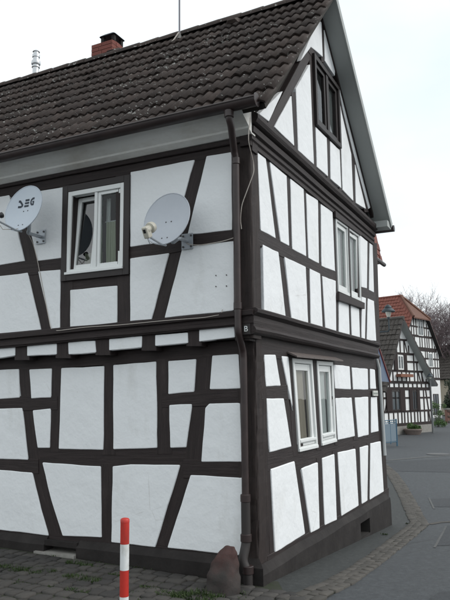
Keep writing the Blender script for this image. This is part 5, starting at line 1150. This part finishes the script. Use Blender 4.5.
# ------------------------------------------------------------------ right edge of the view: cottage, hedge, wall, bare trees
c4 = at_depth(469, 400, 72); F4 = Frame(Vector((c4.x-3.2, c4.y+1.2, gz(c4.x, c4.y))), math.radians(-30))
far_house('cottage', 'pale cottage under bare trees at the right edge', F4, dict(w=6.5, he=4.0, hr=7.4, d=8, barge=FRAME_B), TILE_FAR, [], [], [(0.8, 1.9, 3.2, 4.6, '', FRAME_W), (2.6, 3.7, 3.2, 4.6, '', FRAME_W)], tile_rows=12, wallm=mat('buff_render', (0.42, 0.38, 0.30), 0.9))
hb_ = at_depth(449.5, 400, 54); hb_.z = gz(hb_.x, hb_.y)
HD = thing('ivy_hedge', hb_, 'dark ivy hedge at the right edge beyond the road', 'hedge')
vs, fs = [], []
for i in range(230):
    q = hb_+Vector((R_.uniform(-0.4, 3.0), R_.uniform(-3.6, 0.2), R_.uniform(0.2, 3.3))); a, b = leaves(q, 0.42, 70, 0.13, LEAFD); n = len(vs); vs += a; fs += [tuple(i+n for i in f) for f in b]
adopt(mesh('foliage', vs, fs, LEAFD, fix=False), HD)
mb = MB()
for k in range(6): mb.tube([hb_+Vector((k*0.5, -k*0.6, -0.1)), hb_+Vector((k*0.5, -k*0.6, 2.5))], 0.05, 6)
adopt(mb.build('stems', BARK), HD)
wp = at_depth(447, 400, 50); wp.z = gz(wp.x, wp.y); FW_ = Frame(wp, math.radians(-45))
WALL = thing('stone_wall', wp, 'low brownish stone wall below the ivy hedge at the right edge', 'wall')
RUB = [block_mesh('stone', 0.42, 0.20, 0.04, stone_mat('rubble_%d' % k, c_, tuple(v*1.3 for v in c_), tuple(v*0.7 for v in c_)), R_) for k, c_ in enumerate(((0.12, 0.085, 0.07), (0.10, 0.09, 0.08)))]
adopt(MB().fbox(FW_, 0, 6, -0.2, 1.0, 0.0, -0.35).build('core', MORTAR), WALL)
for r in range(5):
    for c in range(14):
        o = bpy.data.objects.new('stone', R_.choice(RUB)); COL.objects.link(o); p = FW_.p(0.2+c*0.43+(0.2 if r % 2 else 0), 0.1+r*0.2, 0.0)
        o.parent = WALL; o.matrix_parent_inverse = Matrix.Translation(-WALL.location); o.matrix_basis = Matrix.Translation(p) @ Matrix((FW_.U, Vector((0,0,1)), FW_.W)).transposed().to_4x4()
adopt(MB().fbox(FW_, -0.05, 6.1, 1.0, 1.08, 0.06, -0.4).build('coping', STONE_P), WALL)
def bare_tree(base, H, seed, label, lean=0.0):
    rr = random.Random(seed); root = thing('bare_tree', base, label, 'tree', 'bare trees behind the houses'); tr, tw = MB(), MB()
    def grow(p, d, L, r, lvl):
        n = 4; pts = [p]; q = p; dd = d
        for i in range(n):
            dd = (dd+Vector((rr.gauss(0, 0.14), rr.gauss(0, 0.14), rr.gauss(0.05, 0.08)))).normalized(); q = q+dd*L/n; pts.append(q)
        (tr if lvl == 0 else tw).tube(pts, [r*(1-0.55*i/n) for i in range(n+1)], 7 if lvl == 0 else (5 if lvl < 3 else 3), cap=False)
        if lvl >= 5 or L < 0.25: return
        k = (7, 6, 5, 5, 4)[lvl]
        for j in range(k):
            t = rr.uniform(0.35, 1.0) if j else 1.0; i = min(n-1, int(t*n)); b = pts[i].lerp(pts[i+1], t*n-i)
            sp_ = (0.55, 0.6, 0.65, 0.7, 0.8)[lvl]; nd = (dd+Vector((rr.gauss(0, sp_), rr.gauss(0, sp_), rr.gauss(0.12, 0.3)))).normalized()
            grow(b, nd, L*rr.uniform(0.52, 0.78), max(0.012, r*(0.42 if j else 0.55)), lvl+1)
    grow(base-Vector((0,0,0.3)), Vector((lean, 0, 1)).normalized(), H*0.36, H*0.018, 0)
    adopt(tr.build('trunk', BARK), root); adopt(tw.build('crown', TWIG), root); return root
for k, (px, d, H, lab) in enumerate(((453, 74, 16.5, 'tall bare tree at the right edge behind the cottage'), (450, 92, 12.0, 'bare tree rising just right of the red half-hipped roof'), (463, 78, 19, 'bare tree outermost on the right, cut by the picture edge'))):
    b = at_depth(px, 400, d); b.z = gz(b.x, b.y); bare_tree(b, H, 11+k, lab)
